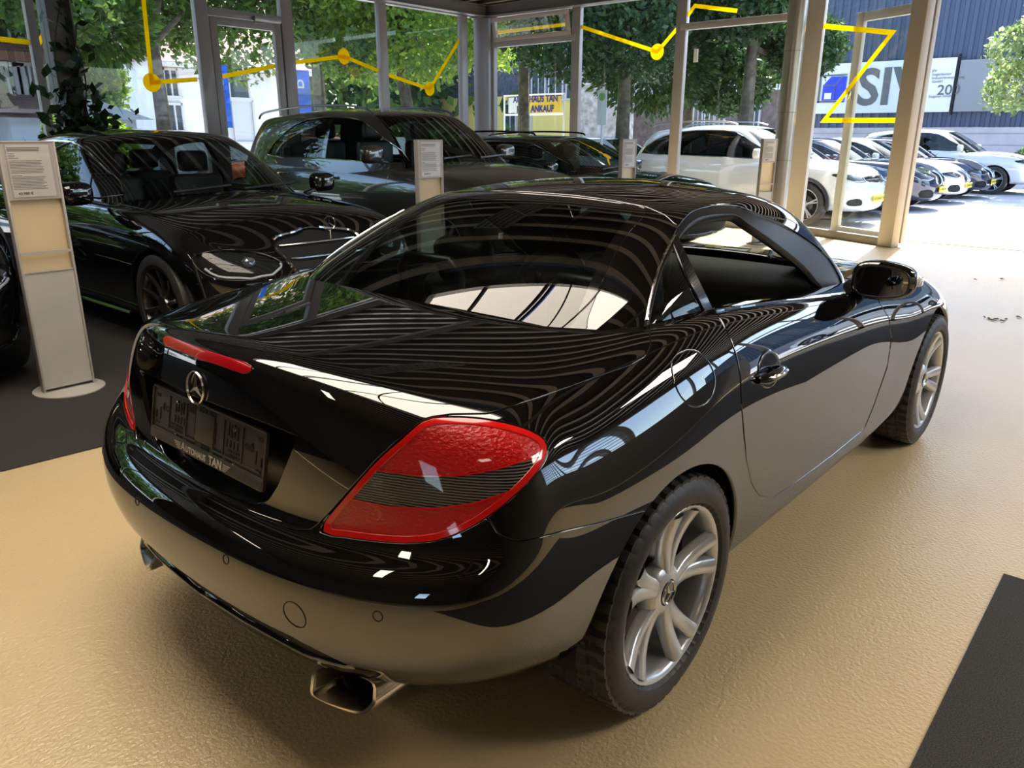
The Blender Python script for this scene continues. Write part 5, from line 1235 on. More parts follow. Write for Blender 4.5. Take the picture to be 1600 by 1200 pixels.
EST = dict(L=4.91, W=1.87, H=1.48, wb=2.97, fo=.85, R=.335, belt=[(-1.1, 1.0), (0, .99), (1.5, .965), (2.6, .945)], lv=3,
  edge=[(-1.1, .96), (-.6, 1.0), (.4, .985), (1.4, .965), (2.2, .95), (2.6, .93), (3.0, .89), (3.5, .80), (3.82, .68)], center=[(-1.1, .98), (-.6, 1.0), (1.0, 1.0), (2.4, 1.0), (2.8, .98), (3.2, .92), (3.6, .82), (3.82, .71)],
  gh=((-1.0, 1.0), (-.55, 1.38), (.6, 1.45), (1.50, 1.425), (2.42, .985)), bw=.89, rw=.67,
  side_glass=[(-.80, 1.03), (-.45, 1.26), (.1, 1.34), (.9, 1.355), (1.35, 1.33), (1.75, 1.18), (2.15, .985), (1.2, .99), (.2, 1.01)], pillars=[.85, -.05], doors=[[(.88, 1.1), (.88, .30), (2.0, .30), (2.08, .6), (2.10, 1.1)], [(-.05, 1.1), (.05, .72), (.42, .5), (.48, .30), (.855, .30), (.855, 1.1)]],
  headlamp=[(-.86, .68), (-.83, .60), (-.65, .57), (-.36, .59), (-.36, .66), (-.6, .71), (-.78, .72)], grille=[(-.30, .62), (-.27, .70), (-.06, .71), (-.03, .64), (-.05, .50), (-.26, .50)], slats=0, gr_r=.012,
  intake=[(-.75, .40), (.1, .40), (.1, .28), (-.7, .28)], handles=(1.1, .2), hz=.85, mirror=(1.95, 1.03), seat_x=(1.2, .3), rails=[(-.6, 1.42), (-.4, 1.455), (.4, 1.49), (1.2, 1.475), (1.35, 1.44)], rail_mat=FRIT, plate=(3.86, .47), wheel=dict(spokes=5, twin=True))
car('estate_car', 'black estate car with roof rails, right of the grey off-road car inside the glazed corner', (7.63, 2.9), FACE, BLK3, EST)
TIG = dict(L=4.49, W=1.84, H=1.67, wb=2.68, fo=.90, R=.355, belt=[(-1.0, 1.09), (0, 1.07), (1.5, 1.04), (2.4, 1.02)], lv=2, zb=.24,
  edge=[(-.9, 1.02), (-.5, 1.07), (.4, 1.06), (1.4, 1.04), (2.1, 1.02), (2.5, 1.0), (3.0, .95), (3.4, .87), (3.58, .78)], center=[(-.9, 1.04), (-.5, 1.07), (1.0, 1.07), (2.2, 1.07), (2.6, 1.06), (3.0, 1.01), (3.35, .93), (3.58, .82)],
  gh=((-.88, 1.08), (-.55, 1.54), (.6, 1.64), (1.42, 1.60), (2.25, 1.08)), bw=.90, rw=.69, nose=[-.10, -.03, 0, 0, 0, -.01, -.03, -.07, -.13],
  side_glass=[(-.62, 1.12), (-.35, 1.36), (.1, 1.50), (.8, 1.535), (1.25, 1.50), (1.6, 1.33), (2.0, 1.08), (1.2, 1.08), (.2, 1.10)], pillars=[.82, -.08], doors=[[(.84, 1.2), (.84, .36), (1.85, .36), (1.92, .66), (1.95, 1.2)], [(-.05, 1.2), (.05, .8), (.42, .6), (.48, .36), (.81, .36), (.81, 1.2)]],
  headlamp=[(-.84, .86), (-.80, .77), (-.62, .73), (-.42, .73), (-.42, .80), (-.6, .85)], grille=[(-.42, .73), (-.42, .80), (.1, .80), (.1, .71)], slats=1, slr=.010, intake=[(-.74, .46), (-.52, .47), (-.48, .36), (-.72, .36)], handles=(1.05, .12), hz=.95, mirror=(1.85, 1.15), ms=1.1,
  rails=[(-.5, 1.60), (-.3, 1.65), (.4, 1.69), (1.0, 1.68), (1.25, 1.63)], rail_mat=mat('rail_alu', (.55, .55, .55), .3, metal=1.), plate=(3.60, .46), cladding=True, wheel=dict(spokes=5, twin=True), seat_z=.6, seat_x=(1.1,))
car('suv', 'white off-road car outside, directly behind the round column', (12.35, 2.35), FACE-.03, WHP, TIG, group='cars parked in the yard row')
HAT = dict(TIG); HAT.update(L=4.3, wb=2.62, rails=None, plate=None, cladding=False)
def lowcar(**k):
    d = dict(L=4.45, W=1.80, H=1.44, wb=2.70, fo=.80, R=.325, belt=[(-1.0, .97), (0, .955), (1.4, .93), (2.4, .91)], lv=2,
      edge=[(-.95, .93), (-.5, .965), (.4, .955), (1.3, .935), (2.0, .92), (2.4, .90), (2.9, .85), (3.3, .76), (3.5, .67)], center=[(-.95, .95), (-.5, .98), (1.0, .97), (2.1, .965), (2.5, .95), (2.9, .89), (3.3, .79), (3.5, .70)],
      gh=((-.78, .97), (-.05, 1.34), (.7, 1.42), (1.30, 1.39), (2.15, .955)), bw=.89, rw=.66,
      side_glass=[(-.45, 1.0), (-.05, 1.22), (.5, 1.315), (1.0, 1.315), (1.35, 1.24), (1.90, .96), (1.0, .96), (.2, .975)], pillars=[.75], doors=[[(.78, 1.1), (.78, .30), (1.8, .30), (1.88, .6), (1.9, 1.1)], [(-.05, 1.1), (.05, .7), (.4, .5), (.45, .30), (.75, .30), (.75, 1.1)]],
      headlamp=[(-.82, .68), (-.79, .60), (-.62, .57), (-.36, .59), (-.38, .66), (-.6, .70)], grille=[(-.30, .62), (-.27, .70), (-.06, .71), (-.03, .64), (-.05, .49), (-.26, .49)], slats=0, gr_r=.014, intake=[(-.72, .42), (-.45, .42), (-.36, .27), (-.68, .27)],
      handles=(1.0, .15), hz=.84, mirror=(1.72, 1.0), plate=(3.53, .40), wheel=dict(spokes=5, twin=True), seat_x=(1.05,))
    d.update(k); return d
G_ = 'cars parked in the yard row'
car('hatchback', 'dark blue low car outside, next to the white off-road car', (14.3, 2.55), FACE, BLUEP, lowcar(), group=G_)
car('saloon', 'dark navy saloon in the yard row, nearest one right of the open glass leaf', (16.3, 2.3), FACE, NAV, lowcar(L=4.6, wb=2.8, fo=.8, H=1.46, center=[(-1., .95), (-.5, .98), (1.0, .99), (2.1, 1.0), (2.6, .99), (3.0, .94), (3.4, .86), (3.6, .76)], edge=[(-1., .93), (-.5, .965), (.4, .955), (1.3, .955), (2.1, .96), (2.5, .94), (3.0, .90), (3.4, .82), (3.6, .73)], headlamp=[(-.82, .74), (-.79, .64), (-.62, .61), (-.36, .63), (-.38, .70), (-.6, .76)], grille=[(-.30, .66), (-.27, .76), (-.06, .77), (-.03, .69), (-.05, .52), (-.26, .52)], plate=(3.62, .42)), group=G_)
car('saloon', 'white saloon with kidney grille between the navy and the dark car in the yard', (18.6, 2.3), FACE, WHP, lowcar(), group=G_)
car('saloon', 'dark saloon in the yard row, left of the farthest white car', (20.7, 2.2), FACE, NAV, lowcar(), group=G_)
BX = dict(TIG); BX.update(L=4.8, W=1.95, wb=2.9, grille=[(-.32, .70), (-.29, .82), (-.06, .83), (-.03, .74), (-.05, .58), (-.27, .58)], slats=0, headlamp=[(-.88, .86), (-.84, .77), (-.62, .74), (-.36, .76), (-.38, .84), (-.6, .88)], cladding=False, plate=None, rails=None, edge=[(-1., 1.02), (-.5, 1.07), (.4, 1.06), (1.4, 1.04), (2.3, 1.02), (2.7, 1.0), (3.2, .95), (3.6, .87), (3.8, .78)], center=[(-1., 1.04), (-.5, 1.07), (1.0, 1.07), (2.4, 1.07), (2.8, 1.06), (3.2, 1.01), (3.55, .93), (3.8, .82)], gh=((-.9, 1.08), (-.45, 1.54), (.7, 1.64), (1.55, 1.60), (2.45, 1.08)), side_glass=[(-.62, 1.12), (-.3, 1.36), (.2, 1.50), (.9, 1.535), (1.4, 1.50), (1.75, 1.33), (2.2, 1.08), (1.2, 1.08), (.2, 1.10)], mirror=(2.05, 1.15), wheel=dict(spokes=5, twin=True))
car('suv', 'large white off-road car, farthest and rightmost of the yard row', (23.2, 1.6), FACE, WHP, BX, group=G_)
car('hatchback', 'white hatchback parked behind the white off-road car', (15.2, 7.2), FACE, WHP, lowcar(plate=None), group=G_)
car('small_car', 'small orange-red car outside behind the black saloon', (6.0, 13.0), PI*.93, ORP, lowcar(L=3.7, wb=2.4, plate=None, H=1.5, gh=((-.6, .97), (-.35, 1.40), (.6, 1.47), (1.15, 1.43), (1.85, .955)), side_glass=[(-.35, 1.0), (-.15, 1.25), (.4, 1.35), (.9, 1.35), (1.2, 1.25), (1.6, .96), (.8, .96)], edge=[(-.7, .93), (-.4, .965), (.4, .955), (1.3, .935), (1.8, .92), (2.2, .90), (2.6, .85), (2.9, .76), (3.1, .67)], center=[(-.7, .95), (-.4, .98), (1.0, .97), (1.8, .965), (2.2, .95), (2.6, .89), (2.9, .79), (3.1, .70)], fo=.7, doors=[], mirror=(1.5, 1.0), handles=(.5,), seat_x=(.8,)))
car('suv', 'white car in the yard beyond the right-hand glazing', (15.5, -7.0), FACE, WHP, TIG)
# ============================================================ display stands
SM1 = mat('stand_grey', (.42, .38, .35), .5); SM2 = noisy('stand_panel', (.44, .42, .38), (.50, .47, .43), 3, .55); PAPER = mat('paper', (.62, .57, .54), .6); WOOD = noisy('brochure_back', (.62, .48, .28), (.68, .54, .33), 2, .5); INK = mat('ink', (.12, .11, .11), .6)
def stand(label, x, y, rz, price=True):
    e = empty('display_stand', (x, y, 0), rz); tag(e, label, 'display stand', 'price display stands')
    MB().lathe([(0, 0), (.185, 0), (.19, .004), (.19, .010), (.185, .013), (0, .013)], 48, 'z').build('stand_base', SM2, e, True)
    w, h = .135, 1.40
    f = MB()
    for s in (-1, 1): f.box2((s*w-.006, -.02, .012), (s*w+.006, .03, h))
    f.box2((-w, .024, .012), (w, .030, h)); f.box2((-w, -.02, h-.008), (w, .03, h)); f.build('stand_frame', SM1, e, bevel=.002)
    MB().box2((-w+.007, -.014, .03), (w-.007, .0, .70)).build('lower_panel', SM2, e)
    MB().box2((-w+.007, .010, .70), (w-.007, .020, 1.10)).build('brochure_panel', WOOD, e)
    MB().box2((-w+.007, -.022, .80), (w-.007, -.016, .815)).box2((-w+.007, -.02, .70), (w-.007, .0, .705)).build('shelf_lip', SM1, e)
    MB().box2((-w+.007, -.016, 1.095), (w-.007, .0, h-.008)).build('sheet_holder', SM1, e)
    MB().box2((-.105, -.0185, 1.11), (.105, -.0165, h-.02)).build('price_sheet', PAPER, e)
    rs_ = random.Random(int(x*10)+5)
    t = MB(); z = h-.035
    for k in range(26):
        wd = (.17 if k not in (3, 4, 5, 6, 16) else .05) - rs_.random()*.02
        t.box((-.10+wd/2, -.0188, z), (wd, .0004, .0028 if k > 2 else .004)); z -= .0078+(.006 if k in (2, 6, 15) else 0)
    o = t.build('sheet_print', INK, e); o['kind'] = 'stuff'
    text('price_lettering', '43.980 €' if price else '28.890 €', .020, INK, e, loc=(-.045, -.019, 1.128), rot=(PI/2, 0, 0), depth=.0004, bold=.0006)
    MB().add([(-.115, -.024, 1.10), (.115, -.024, 1.10), (.115, -.024, h-.015), (-.115, -.024, h-.015)], [(0, 1, 2, 3)]).build('acrylic_cover', glass('acrylic', (.93, .93, .93), ior=1.35), e)
    return e
stand('pale grey price stand nearest the camera, on the dark carpet at the left', .0, 3.14, .0)
stand('price stand in front of the grey off-road car, white sheet on top', 3.03, 3.22, 0, False)
stand('price stand in front of the black estate car, above the coupe roof', 6.02, 3.20, 0, False)
stand('price stand farthest right, between the black estate car and the round column', 8.98, 2.86, -.3, False)
# ============================================================ outside
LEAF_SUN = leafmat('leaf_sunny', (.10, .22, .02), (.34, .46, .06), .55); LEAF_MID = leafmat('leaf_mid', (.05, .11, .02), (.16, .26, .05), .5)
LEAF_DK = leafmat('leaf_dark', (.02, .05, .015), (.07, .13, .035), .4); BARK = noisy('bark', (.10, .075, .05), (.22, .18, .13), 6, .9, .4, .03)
def gp(px, dist): # ground point at horizontal distance along a line of sight
    d = RF+(px-800)/CF*RX; d = d[:2]/np.linalg.norm(d[:2]); return float(CP[0]+d[0]*dist), float(CP[1]+d[1]*dist)
LK = .55; NK = 2.6
def tree(name, px, dist, h, r, trunk, n, m, label, seed, lean=(0, 0), zc=None, size=.13, blobs=8, group=None, tr=.17, low=.35):
    x, y = gp(px, dist); e = empty(name, (x, y, 0)); tag(e, label, 'tree', group); rs = np.random.RandomState(seed)
    t = MB(); top = Vector((lean[0], lean[1], h*.62)); t.tube([(0, 0, -.05), Vector(top)*.3+Vector((.05, .03, 0)), Vector(top)*.65, top], [tr*1.25, tr, tr*.8, tr*.5], 10)
    B_ = []
    for k in range(blobs):
        a = 2*PI*k/blobs+rs.rand(); q = r*(.35+.35*rs.rand()); bz = h*(low+.15+(.8-low)*rs.rand()); br = r*(.38+.2*rs.rand())
        B_.append((lean[0]+q*math.cos(a), lean[1]+q*math.sin(a), bz, br)); t.tube([Vector(top)*(.55+.3*rs.rand()), (B_[-1][0]*.6, B_[-1][1]*.6, bz-.3), B_[-1][:3]], [tr*.4, tr*.28, .03], 7)
    B_.append((lean[0], lean[1], h*.8, r*.55))
    t.build('trunk', BARK, e, True)
    o = leaves('foliage', crown_pts(B_, int(n*NK), seed), size*LK, m, e, seed); o['kind'] = 'stuff'
    return e
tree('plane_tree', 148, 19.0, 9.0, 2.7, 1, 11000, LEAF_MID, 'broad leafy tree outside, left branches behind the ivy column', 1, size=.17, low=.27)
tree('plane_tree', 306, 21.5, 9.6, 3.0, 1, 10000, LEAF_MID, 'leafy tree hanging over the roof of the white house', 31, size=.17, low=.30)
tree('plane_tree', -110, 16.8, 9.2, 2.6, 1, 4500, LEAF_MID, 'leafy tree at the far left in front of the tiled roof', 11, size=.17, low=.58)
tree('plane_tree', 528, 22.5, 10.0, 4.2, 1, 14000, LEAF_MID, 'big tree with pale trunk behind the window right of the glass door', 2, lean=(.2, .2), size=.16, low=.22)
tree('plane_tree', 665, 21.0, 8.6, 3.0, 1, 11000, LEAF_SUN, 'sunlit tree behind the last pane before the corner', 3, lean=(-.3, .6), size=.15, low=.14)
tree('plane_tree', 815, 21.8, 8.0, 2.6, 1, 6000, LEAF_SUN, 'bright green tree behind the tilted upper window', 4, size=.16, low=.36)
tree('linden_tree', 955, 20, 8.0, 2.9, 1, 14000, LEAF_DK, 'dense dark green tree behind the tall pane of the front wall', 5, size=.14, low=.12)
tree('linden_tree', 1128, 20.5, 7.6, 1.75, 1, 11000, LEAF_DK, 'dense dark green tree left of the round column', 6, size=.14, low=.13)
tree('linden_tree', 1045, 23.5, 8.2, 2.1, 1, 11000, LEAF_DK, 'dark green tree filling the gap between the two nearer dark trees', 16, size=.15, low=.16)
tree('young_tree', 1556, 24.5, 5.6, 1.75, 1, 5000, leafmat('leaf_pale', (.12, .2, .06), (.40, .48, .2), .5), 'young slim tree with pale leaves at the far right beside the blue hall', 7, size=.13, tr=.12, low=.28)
def bush(px, dist, z, r, n, m, label, seed, size=.12, name='bush', cat='bush'):
    x, y = gp(px, dist); e = empty(name, (x, y, 0)); tag(e, label, cat); rs = np.random.RandomState(seed)
    B_ = [(r*rs.uniform(-.8, .8), r*rs.uniform(-.8, .8), z*rs.uniform(.35, .85), r*rs.uniform(.4, .6)) for _ in range(7)]
    MB().tube([(0, 0, -.05), (0, 0, z*.6)], .06, 6).build('stem', BARK, e); o = leaves('foliage', crown_pts(B_, int(n*NK), seed), size*LK, m, e, seed); o['kind'] = 'stuff'
bush(48, 13.5, 1.15, .8, 2000, LEAF_SUN, 'low yellowish hedge bush under the windows of the grey house', 21, .09)
bush(170, 23, 5.0, 1.9, 8000, LEAF_SUN, 'tall bright green bush between the two pale houses', 22, .16)
bush(190, 16, 1.7, .75, 2500, LEAF_SUN, 'sunny low bush right of the ivy column', 24, .1)
bush(1452+90, 28, 1.7, .5, 500, LEAF_MID, 'small bush in front of the pale block wall', 25, .09)
# wooded hillside, a mass of trees
hb = []
rs = np.random.RandomState(9)
for k in range(70):
    a = math.radians(rs.uniform(48, 92)); d = rs.uniform(42, 52); hb.append((CP[0]+d*math.cos(a), CP[1]+d*math.sin(a), rs.uniform(0, 9), rs.uniform(2.5, 4)))
for k in range(46):
    a = math.radians(rs.uniform(14, 48)); d = rs.uniform(46, 54); hb.append((CP[0]+d*math.cos(a), CP[1]+d*math.sin(a), rs.uniform(1, 8), rs.uniform(2.5, 4)))
for k in range(50):
    a = math.radians(rs.uniform(92, 160)); d = rs.uniform(26, 36); hb.append((CP[0]+d*math.cos(a), CP[1]+d*math.sin(a), rs.uniform(1, 8), rs.uniform(2.5, 4)))
o = leaves('hillside_forest', crown_pts(hb, 80000, 8), .34, LEAF_MID, None, 8); tag(o, 'wooded green hillside beyond the houses', 'forest', kind='stuff')
# houses
WHITE = noisy('render_white', (.62, .66, .72), (.70, .74, .80), 3, .8); ROOFT = mat('roof_tiles', (.28, .13, .10), .7)
t_ = tex(ROOFT, 'ShaderNodeTexBrick', 1.0, coord='Object'); t_.inputs['Scale'].default_value = 3.2; t_.inputs['Color1'].default_value = (.30, .15, .12, 1); t_.inputs['Color2'].default_value = (.22, .10, .08, 1); t_.inputs['Mortar'].default_value = (.40, .30, .28, 1); t_.inputs['Mortar Size'].default_value = .015; nodes(ROOFT)[1].new(t_.outputs[0], nodes(ROOFT)[2].inputs['Base Color'])
WINDK = mat('house_glass', (.05, .07, .08), .08, coat=1.)
def window(par, c, w, h, axis='y', shutter=False, frame_m=None):
    e = empty('window', c, 0, par)
    if axis == 'x': e.rotation_euler = (0, 0, PI/2)
    f = MB().box((-w/2, 0, 0), (.08, .12, h+.08)).box((w/2, 0, 0), (.08, .12, h+.08)).box((0, 0, h/2), (w, .12, .08)).box((0, 0, -h/2), (w+.2, .18, .08)).box((0, 0, 0), (.05, .1, h)); f.build('window_frame', frame_m or mat('upvc', (.5, .5, .52), .4), e)
    MB().box((0, .02, 0), (w, .04, h)).build('window_glass', mat('shutter', (.45, .47, .5), .6) if shutter else WINDK, e)
def A3(px, py, y): v = U(px, py, y=y); return float(v[0]), float(v[2])
# white house seen through the door
yw = 26.; hx0, _ = A3(240, 150, yw); hx1, _ = A3(470, 150, yw); hw_ = empty('white_house', ((hx0+hx1)/2, yw, 0)); tag(hw_, 'white rendered house with brown tiled roof behind the glass door', 'house')
cxh = (hx0+hx1)/2; ez = A3(385, 104, yw)[1]; pk = ez+4.2
apart(MB().add([(hx0, yw, -.1), (hx1, yw, -.1), (hx1, yw, ez), (hx0, yw, ez), (hx0, yw+8, -.1), (hx1, yw+8, -.1), (hx1, yw+8, ez), (hx0, yw+8, ez)], [(0, 1, 2, 3), (4, 7, 6, 5), (0, 4, 5, 1), (1, 5, 6, 2), (3, 2, 6, 7), (0, 3, 7, 4)]), 'house_wall', WHITE, hw_)
apart(MB().add([(hx0-.2, yw-.5, ez-.05), (hx1+.4, yw-.5, ez-.05), (hx1+.4, yw+4, pk), (hx0-.2, yw+4, pk), (hx0-.2, yw+8.5, ez-.05), (hx1+.4, yw+8.5, ez-.05), (hx0-.2, yw-.5, ez-.25), (hx1+.4, yw-.5, ez-.25)], [(0, 1, 2, 3), (3, 2, 5, 4), (0, 6, 7, 1), (0, 3, 4)]), 'house_roof', ROOFT, hw_)
apart(MB().box2((hx0-.3, yw-.62, ez-.22), (hx1+.5, yw-.5, ez-.08)), 'gutter', mat('zinc', (.5, .5, .52), .4), hw_)
for p, w, h, sh in (((356, 131), 1.6, 1.0, False), ((364, 190), 1.7, 1.5, True), ((266, 130), .5, .9, False), ((273, 184), .55, .9, False)):
    x, z = A3(*p, yw); e = window(hw_, (x-cxh, -.05, z), w, h, shutter=sh)
apart(MB().box2((hx0+4, yw-3, 0), (hx1+3, yw-2.8, 1.35)), 'garden_wall', WHITE, hw_)
# grey stone house on the left
yg = 18.; gx0, gx1 = A3(-260, 100, yg)[0], A3(82, 150, yg)[0]; gz = A3(40, 84, yg)[1]; gh = empty('stone_house', ((gx0+gx1)/2, yg, 0)); cg = (gx0+gx1)/2; tag(gh, 'pale grey block-faced house with tiled roof at the far left', 'house')
STN = mat('stone_blocks', (.5, .54, .58), .8); t_ = tex(STN, 'ShaderNodeTexBrick', 1., rot=(PI/2, 0, 0)); t_.inputs['Scale'].default_value = 1.6; t_.inputs['Color1'].default_value = (.50, .55, .60, 1); t_.inputs['Color2'].default_value = (.56, .61, .66, 1); t_.inputs['Mortar'].default_value = (.36, .40, .45, 1); t_.inputs['Mortar Size'].default_value = .012; nodes(STN)[1].new(t_.outputs[0], nodes(STN)[2].inputs['Base Color'])
apart(MB().box2((gx0, yg, -.1), (gx1, yg+7, gz)), 'house_wall', STN, gh)
apart(MB().box2((gx0, yg-.03, gz-.35), (gx1+.1, yg, gz)), 'cornice', mat('cornice', (.62, .64, .6), .7), gh)
apart(MB().add([(gx0, yg-.4, gz), (gx1+.3, yg-.4, gz), (gx1-1.6, yg+3.4, gz+3.4), (gx0, yg+3.4, gz+3.4), (gx1+.3, yg+7.4, gz), (gx0, yg+7.4, gz), (gx0, yg-.4, gz-.18), (gx1+.3, yg-.4, gz-.18), (gx1+.3, yg+7.4, gz-.18)], [(0, 1, 2, 3), (1, 4, 2), (3, 2, 4, 5), (0, 6, 7, 1), (1, 7, 8, 4)]), 'house_roof', ROOFT, gh)
for p, w in (((46, 130), .55), ((12, 130), .6), ((-40, 130), .6), ((12, 52), .7)):
    x, z = A3(*p, yg); window(gh, (x-cg, -.06, z), w, .75)
x, z = A3(20, 172, yg); apart(MB().add([(gx0, yg, z+.35), (x+.75, yg, z+.35), (x+.95, yg-1.2, z), (gx0, yg-1.2, z), (x+.95, yg-1.2, z-.08), (gx0, yg-1.2, z-.08)], [(0, 1, 2, 3), (3, 2, 4, 5)]), 'porch_roof', ROOFT, gh)
# small garden roof
x, y = gp(165, 21); e = empty('garden_shed', (x, y, 0)); tag(e, 'small white-roofed shed among the bright bushes', 'shed'); MB().box2((-1.3, -.8, 0), (1.3, .8, 1.8)).build('shed_wall', WHITE, e); MB().add([(-1.6, -1.1, 1.75), (1.6, -1.1, 1.75), (.9, .2, 2.2), (-.9, .2, 2.2), (-1.6, 1.3, 1.75), (1.6, 1.3, 1.75)], [(0, 1, 2, 3), (3, 2, 5, 4)]).build('shed_roof', mat('pale_roof', (.7, .7, .7), .7), e)
# banners
def banner(px, dist, z0, z1, w, label, wd='B'):
    x, y = gp(px, dist); e = empty('banner_flag', (x, y, 0), math.atan2(y-CP[1], x-CP[0])-PI/2); tag(e, label, 'banner')
    MB().tube([(-w/2-.03, 0, 0), (-w/2-.03, 0, z1+.1)], .03, 8).build('banner_pole', mat('pole_white', (.7, .7, .7), .4), e)
    m = MB(); n = 10
    for i in range(n+1): z = z0+(z1-z0)*i/n; m.v += [(-w/2, .04*math.sin(i), z), (w/2, .05*math.sin(i*1.3+1), z)]
    for i in range(n): m.f.append((2*i, 2*i+1, 2*i+3, 2*i+2))
    m.build('banner_cloth', mat('banner_blue', (.03, .16, .75), .7), e); text('banner_mark', wd, w*.8, mat('white_print', (.8, .85, .9), .6), e, loc=(0, -.08, (z0+z1)/2+.25), rot=(PI/2, -PI/2, 0))
banner(502, 15.5, 1.55, 2.55, .40, 'blue vertical banner behind the pane right of the glass door')
banner(391, 15.5, 1.55, 2.60, .34, 'blue vertical banner seen through the glass door')
# slate house behind the corner and yellow ground floor
def B3(px, py, x): v = U(px, py, x=x); return float(v[1]), float(v[2])
xs_ = 32.; sy0, sy1 = B3(905, 120, xs_)[0], B3(640, 120, xs_)[0]; sh_ = empty('slate_house', (xs_, (sy0+sy1)/2, 0)); tag(sh_, 'dark slate-clad house with yellow ground floor behind the corner of the showroom', 'house'); cs_ = (sy0+sy1)/2
SLATE = noisy('slate', (.05, .055, .08), (.10, .11, .15), 5, .6); fz = B3(860, 148, xs_)[1]
apart(MB().box2((xs_, sy0, fz), (xs_+8, sy1, 9)), 'house_wall', SLATE, sh_); apart(MB().box2((xs_-.05, sy0, -.1), (xs_+8, sy1, fz)), 'ground_floor', mat('yellow_render', (.72, .58, .18), .8), sh_)
for p in ((843, 135), (870, 132), (898, 130)): y, z = B3(*p, xs_); window(sh_, (-.06, y-cs_, z), .9, 1.5, 'x')
for p in ((800, 185), (823, 187)): y, z = B3(*p, xs_); window(sh_, (-.12, y-cs_, z), .8, 1.5, 'x', frame_m=mat('upvc', (.8, .8, .8), .4))
y0_, y1_ = B3(1240, 150, 36.)[0], B3(1062, 150, 36.)[0]; bh = empty('brick_building', (36, (y0_+y1_)/2, 0)); tag(bh, 'long dark brick building with narrow white windows behind the trees', 'building'); ch = (y0_+y1_)/2
zt = B3(1100, 158, 36)[1]; apart(MB().box2((36, y0_-2, -.1), (42, y1_+6, zt+.4)), 'building_wall', noisy('dark_brick', (.12, .09, .09), (.2, .15, .14), 4, .8), bh); apart(MB().box2((35.6, y0_-2.2, zt+.4), (42.4, y1_+6.2, zt+.7)), 'building_roof', mat('light_roof', (.6, .62, .66), .6), bh)
for px in (1092, 1110, 1126, 975, 1180): y, z = B3(px, 183, 36.); window(bh, (-.06, y-ch, z), .5, 1.2, 'x')
x, y = 30., (B3(905, 150, 30.)[0]+B3(960, 150, 30.)[0])/2; e = empty('stone_wall_block', (x, y, 0)); tag(e, 'rough weathered stone wall behind the bus stop sign', 'wall'); MB().box2((0, -1.45, 0), (1, 1.45, 3.7)).build('wall_stone', noisy('rough_stone', (.22, .19, .16), (.45, .42, .40), 3, .9, .4, .03), e); MB().box2((-.1, -1.6, 3.7), (1.1, 1.6, 3.78)).build('wall_cap', mat('zinc', (.5, .5, .52), .4), e)
x, y = gp(926, 19.); e = empty('bus_stop_sign', (x, y, 0)); tag(e, 'white bus stop sign with a green dot on a pole', 'sign'); MB().tube([(0, 0, 0), (0, 0, 2.5)], .03, 8).build('sign_pole', mat('pole_white', (.7, .7, .7), .4), e); MB().box((-.03, 0, 2.05), (.02, .26, .75)).build('sign_plate', mat('sign_white', (.75, .78, .74), .5), e, bevel=.01); MB().lathe([(0, -.045), (.09, -.045)], 24, 'x', (0, 0, 2.28)).build('sign_dot', mat('green_dot', (.2, .45, .1), .5), e)
# advertising frame
xf_ = 17.5; yl, zt_ = B3(788, 150, xf_); yr, zb_ = B3(881, 178, xf_); e = empty('advertising_sign', (xf_, (yl+yr)/2, 0)); tag(e, 'yellow and white car-buying sign in a white tubular frame outside', 'sign'); w_ = abs(yl-yr); WT = mat('pole_white', (.7, .7, .7), .4)
MB().tube([(0, -w_/2, 0), (0, -w_/2, zt_), (0, w_/2, zt_), (0, w_/2, 0)], .03, 8).tube([(0, -w_/2, zb_), (0, w_/2, zb_)], .025, 8).build('sign_frame', WT, e)
MB().box((0, -.2, (zt_+zb_)/2), (.02, w_*.72, (zt_-zb_)*.8)).build('sign_board', mat('sign_yellow', (.85, .55, .04), .5), e); MB().box((-.012, w_*.32, (zt_+zb_)/2), (.01, w_*.2, (zt_-zb_)*.8)).build('sign_white_part', mat('sign_white', (.75, .78, .74), .5), e)
NAVY = mat('navy_print', (.02, .02, .22), .5)
for wd, z in (('AUTOHAUS TAN', .15), ('PKW ANKAUF', -.13)):
    text('sign_lettering', wd, .26, NAVY, e, loc=(-.02, -.08, (zt_+zb_)/2+z), rot=(PI/2, 0, -PI/2), sx=.86, bold=.008)
# industrial hall
xh = 30.; hall = empty('industrial_hall', (xh, 0, 0)); tag(hall, 'blue corrugated hall with large white company sign', 'building')
ya, za = B3(1272, 102, xh); yb, zb = B3(1498, 92, xh); zlo = B3(1272, 178, xh)[1]; zlo2 = B3(1490, 171, xh)[1]; zw = B3(1500, 199, xh)[1]
CLAD = mat('blue_cladding', (.055, .075, .125), .5, metal=.1)
cl = MB(); y = 11.4; yend = -22
pr = []
while y > yend: pr += [(y, 0), (y-.12, 0), (y-.15, .05), (y-.27, .05)]; y -= .30
for yy, d in pr: cl.v += [(xh-d, yy, zw), (xh-d, yy, 6.8)]
for i in range(len(pr)-1): cl.f.append((2*i, 2*i+1, 2*i+3, 2*i+2))
cl.build('cladding', CLAD, hall).location = (-xh, 0, 0)
apart(MB().box2((xh-.02, yend, -.1), (xh+6, 11.4, zw)), 'plinth', noisy('block_wall', (.42, .38, .40), (.5, .46, .48), 2, .8), hall)
f_ = MB()
for z in np.arange(.4, zw, .38): f_.box((xh-.022, -4, float(z)), (.01, 34, .02))
apart(f_, 'plinth_joints', mat('joint', (.25, .23, .24), .8), hall)
apart(MB().box2((xh-.16, yb, zlo), (xh-.09, ya, za)), 'company_sign', mat('sign_white2', (.66, .68, .70), .5), hall)
ysp = B3(1445, 130, xh)[0]; apart(MB().box2((xh-.165, ysp-.0, zlo), (xh-.16, ysp+.55, za)), 'sign_stripe', mat('sign_grey', (.45, .48, .55), .5), hall)
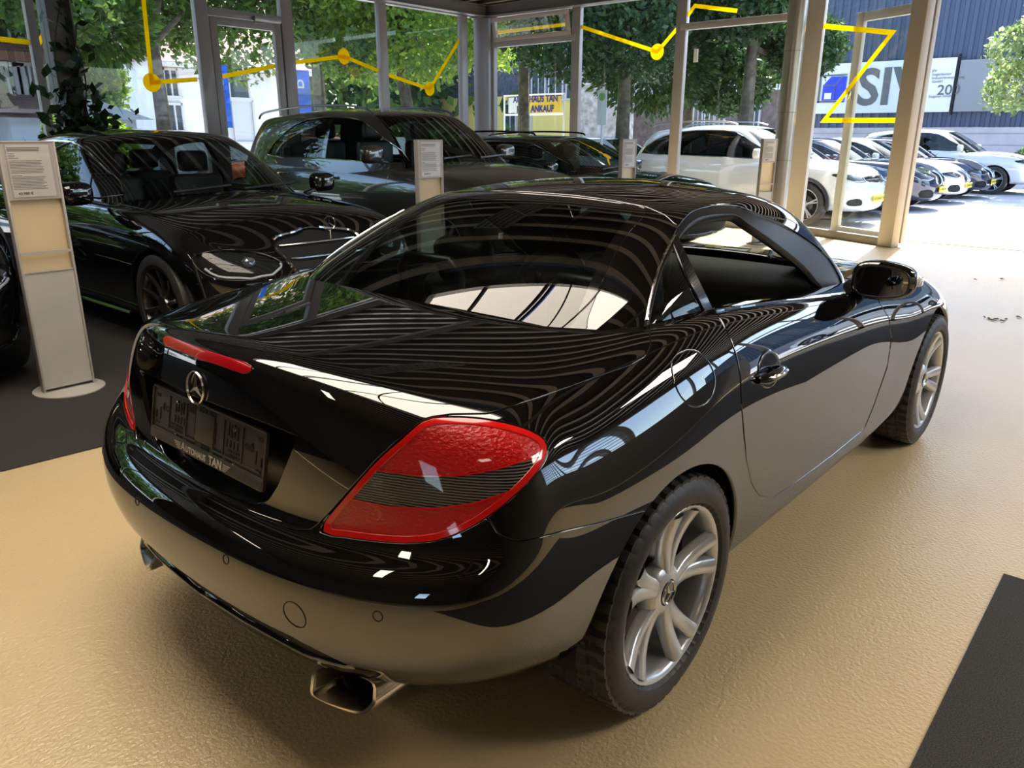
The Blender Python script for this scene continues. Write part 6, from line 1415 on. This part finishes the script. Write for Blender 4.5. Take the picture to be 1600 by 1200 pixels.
apart(MB().box2((xh-.16, -9, zlo), (xh-.09, yb-.12, za-.1)), 'grey_panel', mat('panel_grey', (.22, .24, .25), .5), hall); apart(MB().box2((xh-.2, yb-.10, zlo-.1), (xh-.1, yb-.04, za+.1)), 'downpipe', DARK, hall)
GR = mat('letter_grey', (.10, .11, .12), .5)
def hl(s, px, py, size, m, bold=0., al='CENTER', sx=1.):
    y, z = B3(px, py, xh-.17); o = text('sign_lettering', s, size, m, hall, loc=(-.175, y, z), rot=(PI/2, 0, -PI/2), align=al, bold=bold, sx=sx)
hl('SIV', 1390, 138, 1.75, GR, .04, sx=1.0); hl('200', 1482, 141, .46, GR, .006, sx=1.05)
for i, s in enumerate(('SIV', 'Siegerländer', 'Industrieverpackung', 'GmbH')): hl(s, 1456, 111+5.6*i, .125, GR, 0, 'LEFT')
hl('Siegener Straße', 1451, 151, .12, GR, 0, 'LEFT')
y0_, z0_ = B3(1279, 161, xh); y1_, z1_ = B3(1327, 116, xh); BL = mat('logo_blue', (.02, .05, .62), .4)
f_ = MB().box2((xh-.19, y1_-.0, z1_-.05), (xh-.17, y0_, z1_)).box2((xh-.19, y0_-.08, z0_), (xh-.17, y0_, z1_)).box2((xh-.19, y1_, z0_), (xh-.17, y0_, z0_+.06)); apart(f_, 'logo_frame', GR, hall)
w = y0_-y1_; h = z1_-z0_
apart(MB().prism([(y0_-.16*w, z0_+.08), (y0_-.16*w, z0_+.62*h), (y0_-.42*w, z0_+.92*h), (y1_, z0_+.92*h), (y1_, z0_+.08)], xh-.185, xh-.17, 'yz'), 'logo_box', BL, hall)
f_ = MB().bar((xh-.19, y0_-.16*w, z0_+.62*h), (xh-.19, y0_-.62*w, z0_+.62*h), .02, .05).bar((xh-.19, y0_-.62*w, z0_+.62*h), (xh-.19, y0_-.62*w, z0_+.08), .02, .05).bar((xh-.19, y0_-.62*w, z0_+.62*h), (xh-.19, y0_-.85*w, z0_+.92*h), .02, .05); apart(f_, 'logo_edges', GR, hall)
apart(MB().box2((xh-.19, y0_-.5*w, z0_+.12), (xh-.186, y0_-.25*w, z0_+.35*h)), 'logo_label', mat('sign_white', (.75, .78, .74), .5), hall)
# unseen side: pale building and car park beyond the right glazing, mirrored in the door of the roadster
e = empty('pale_building', (24, -32, 0)); tag(e, 'pale flat building beyond the yard on the right', 'building'); MB().box2((-3, -6, 0), (12, 6, 4)).build('building_wall', WHITE, e)
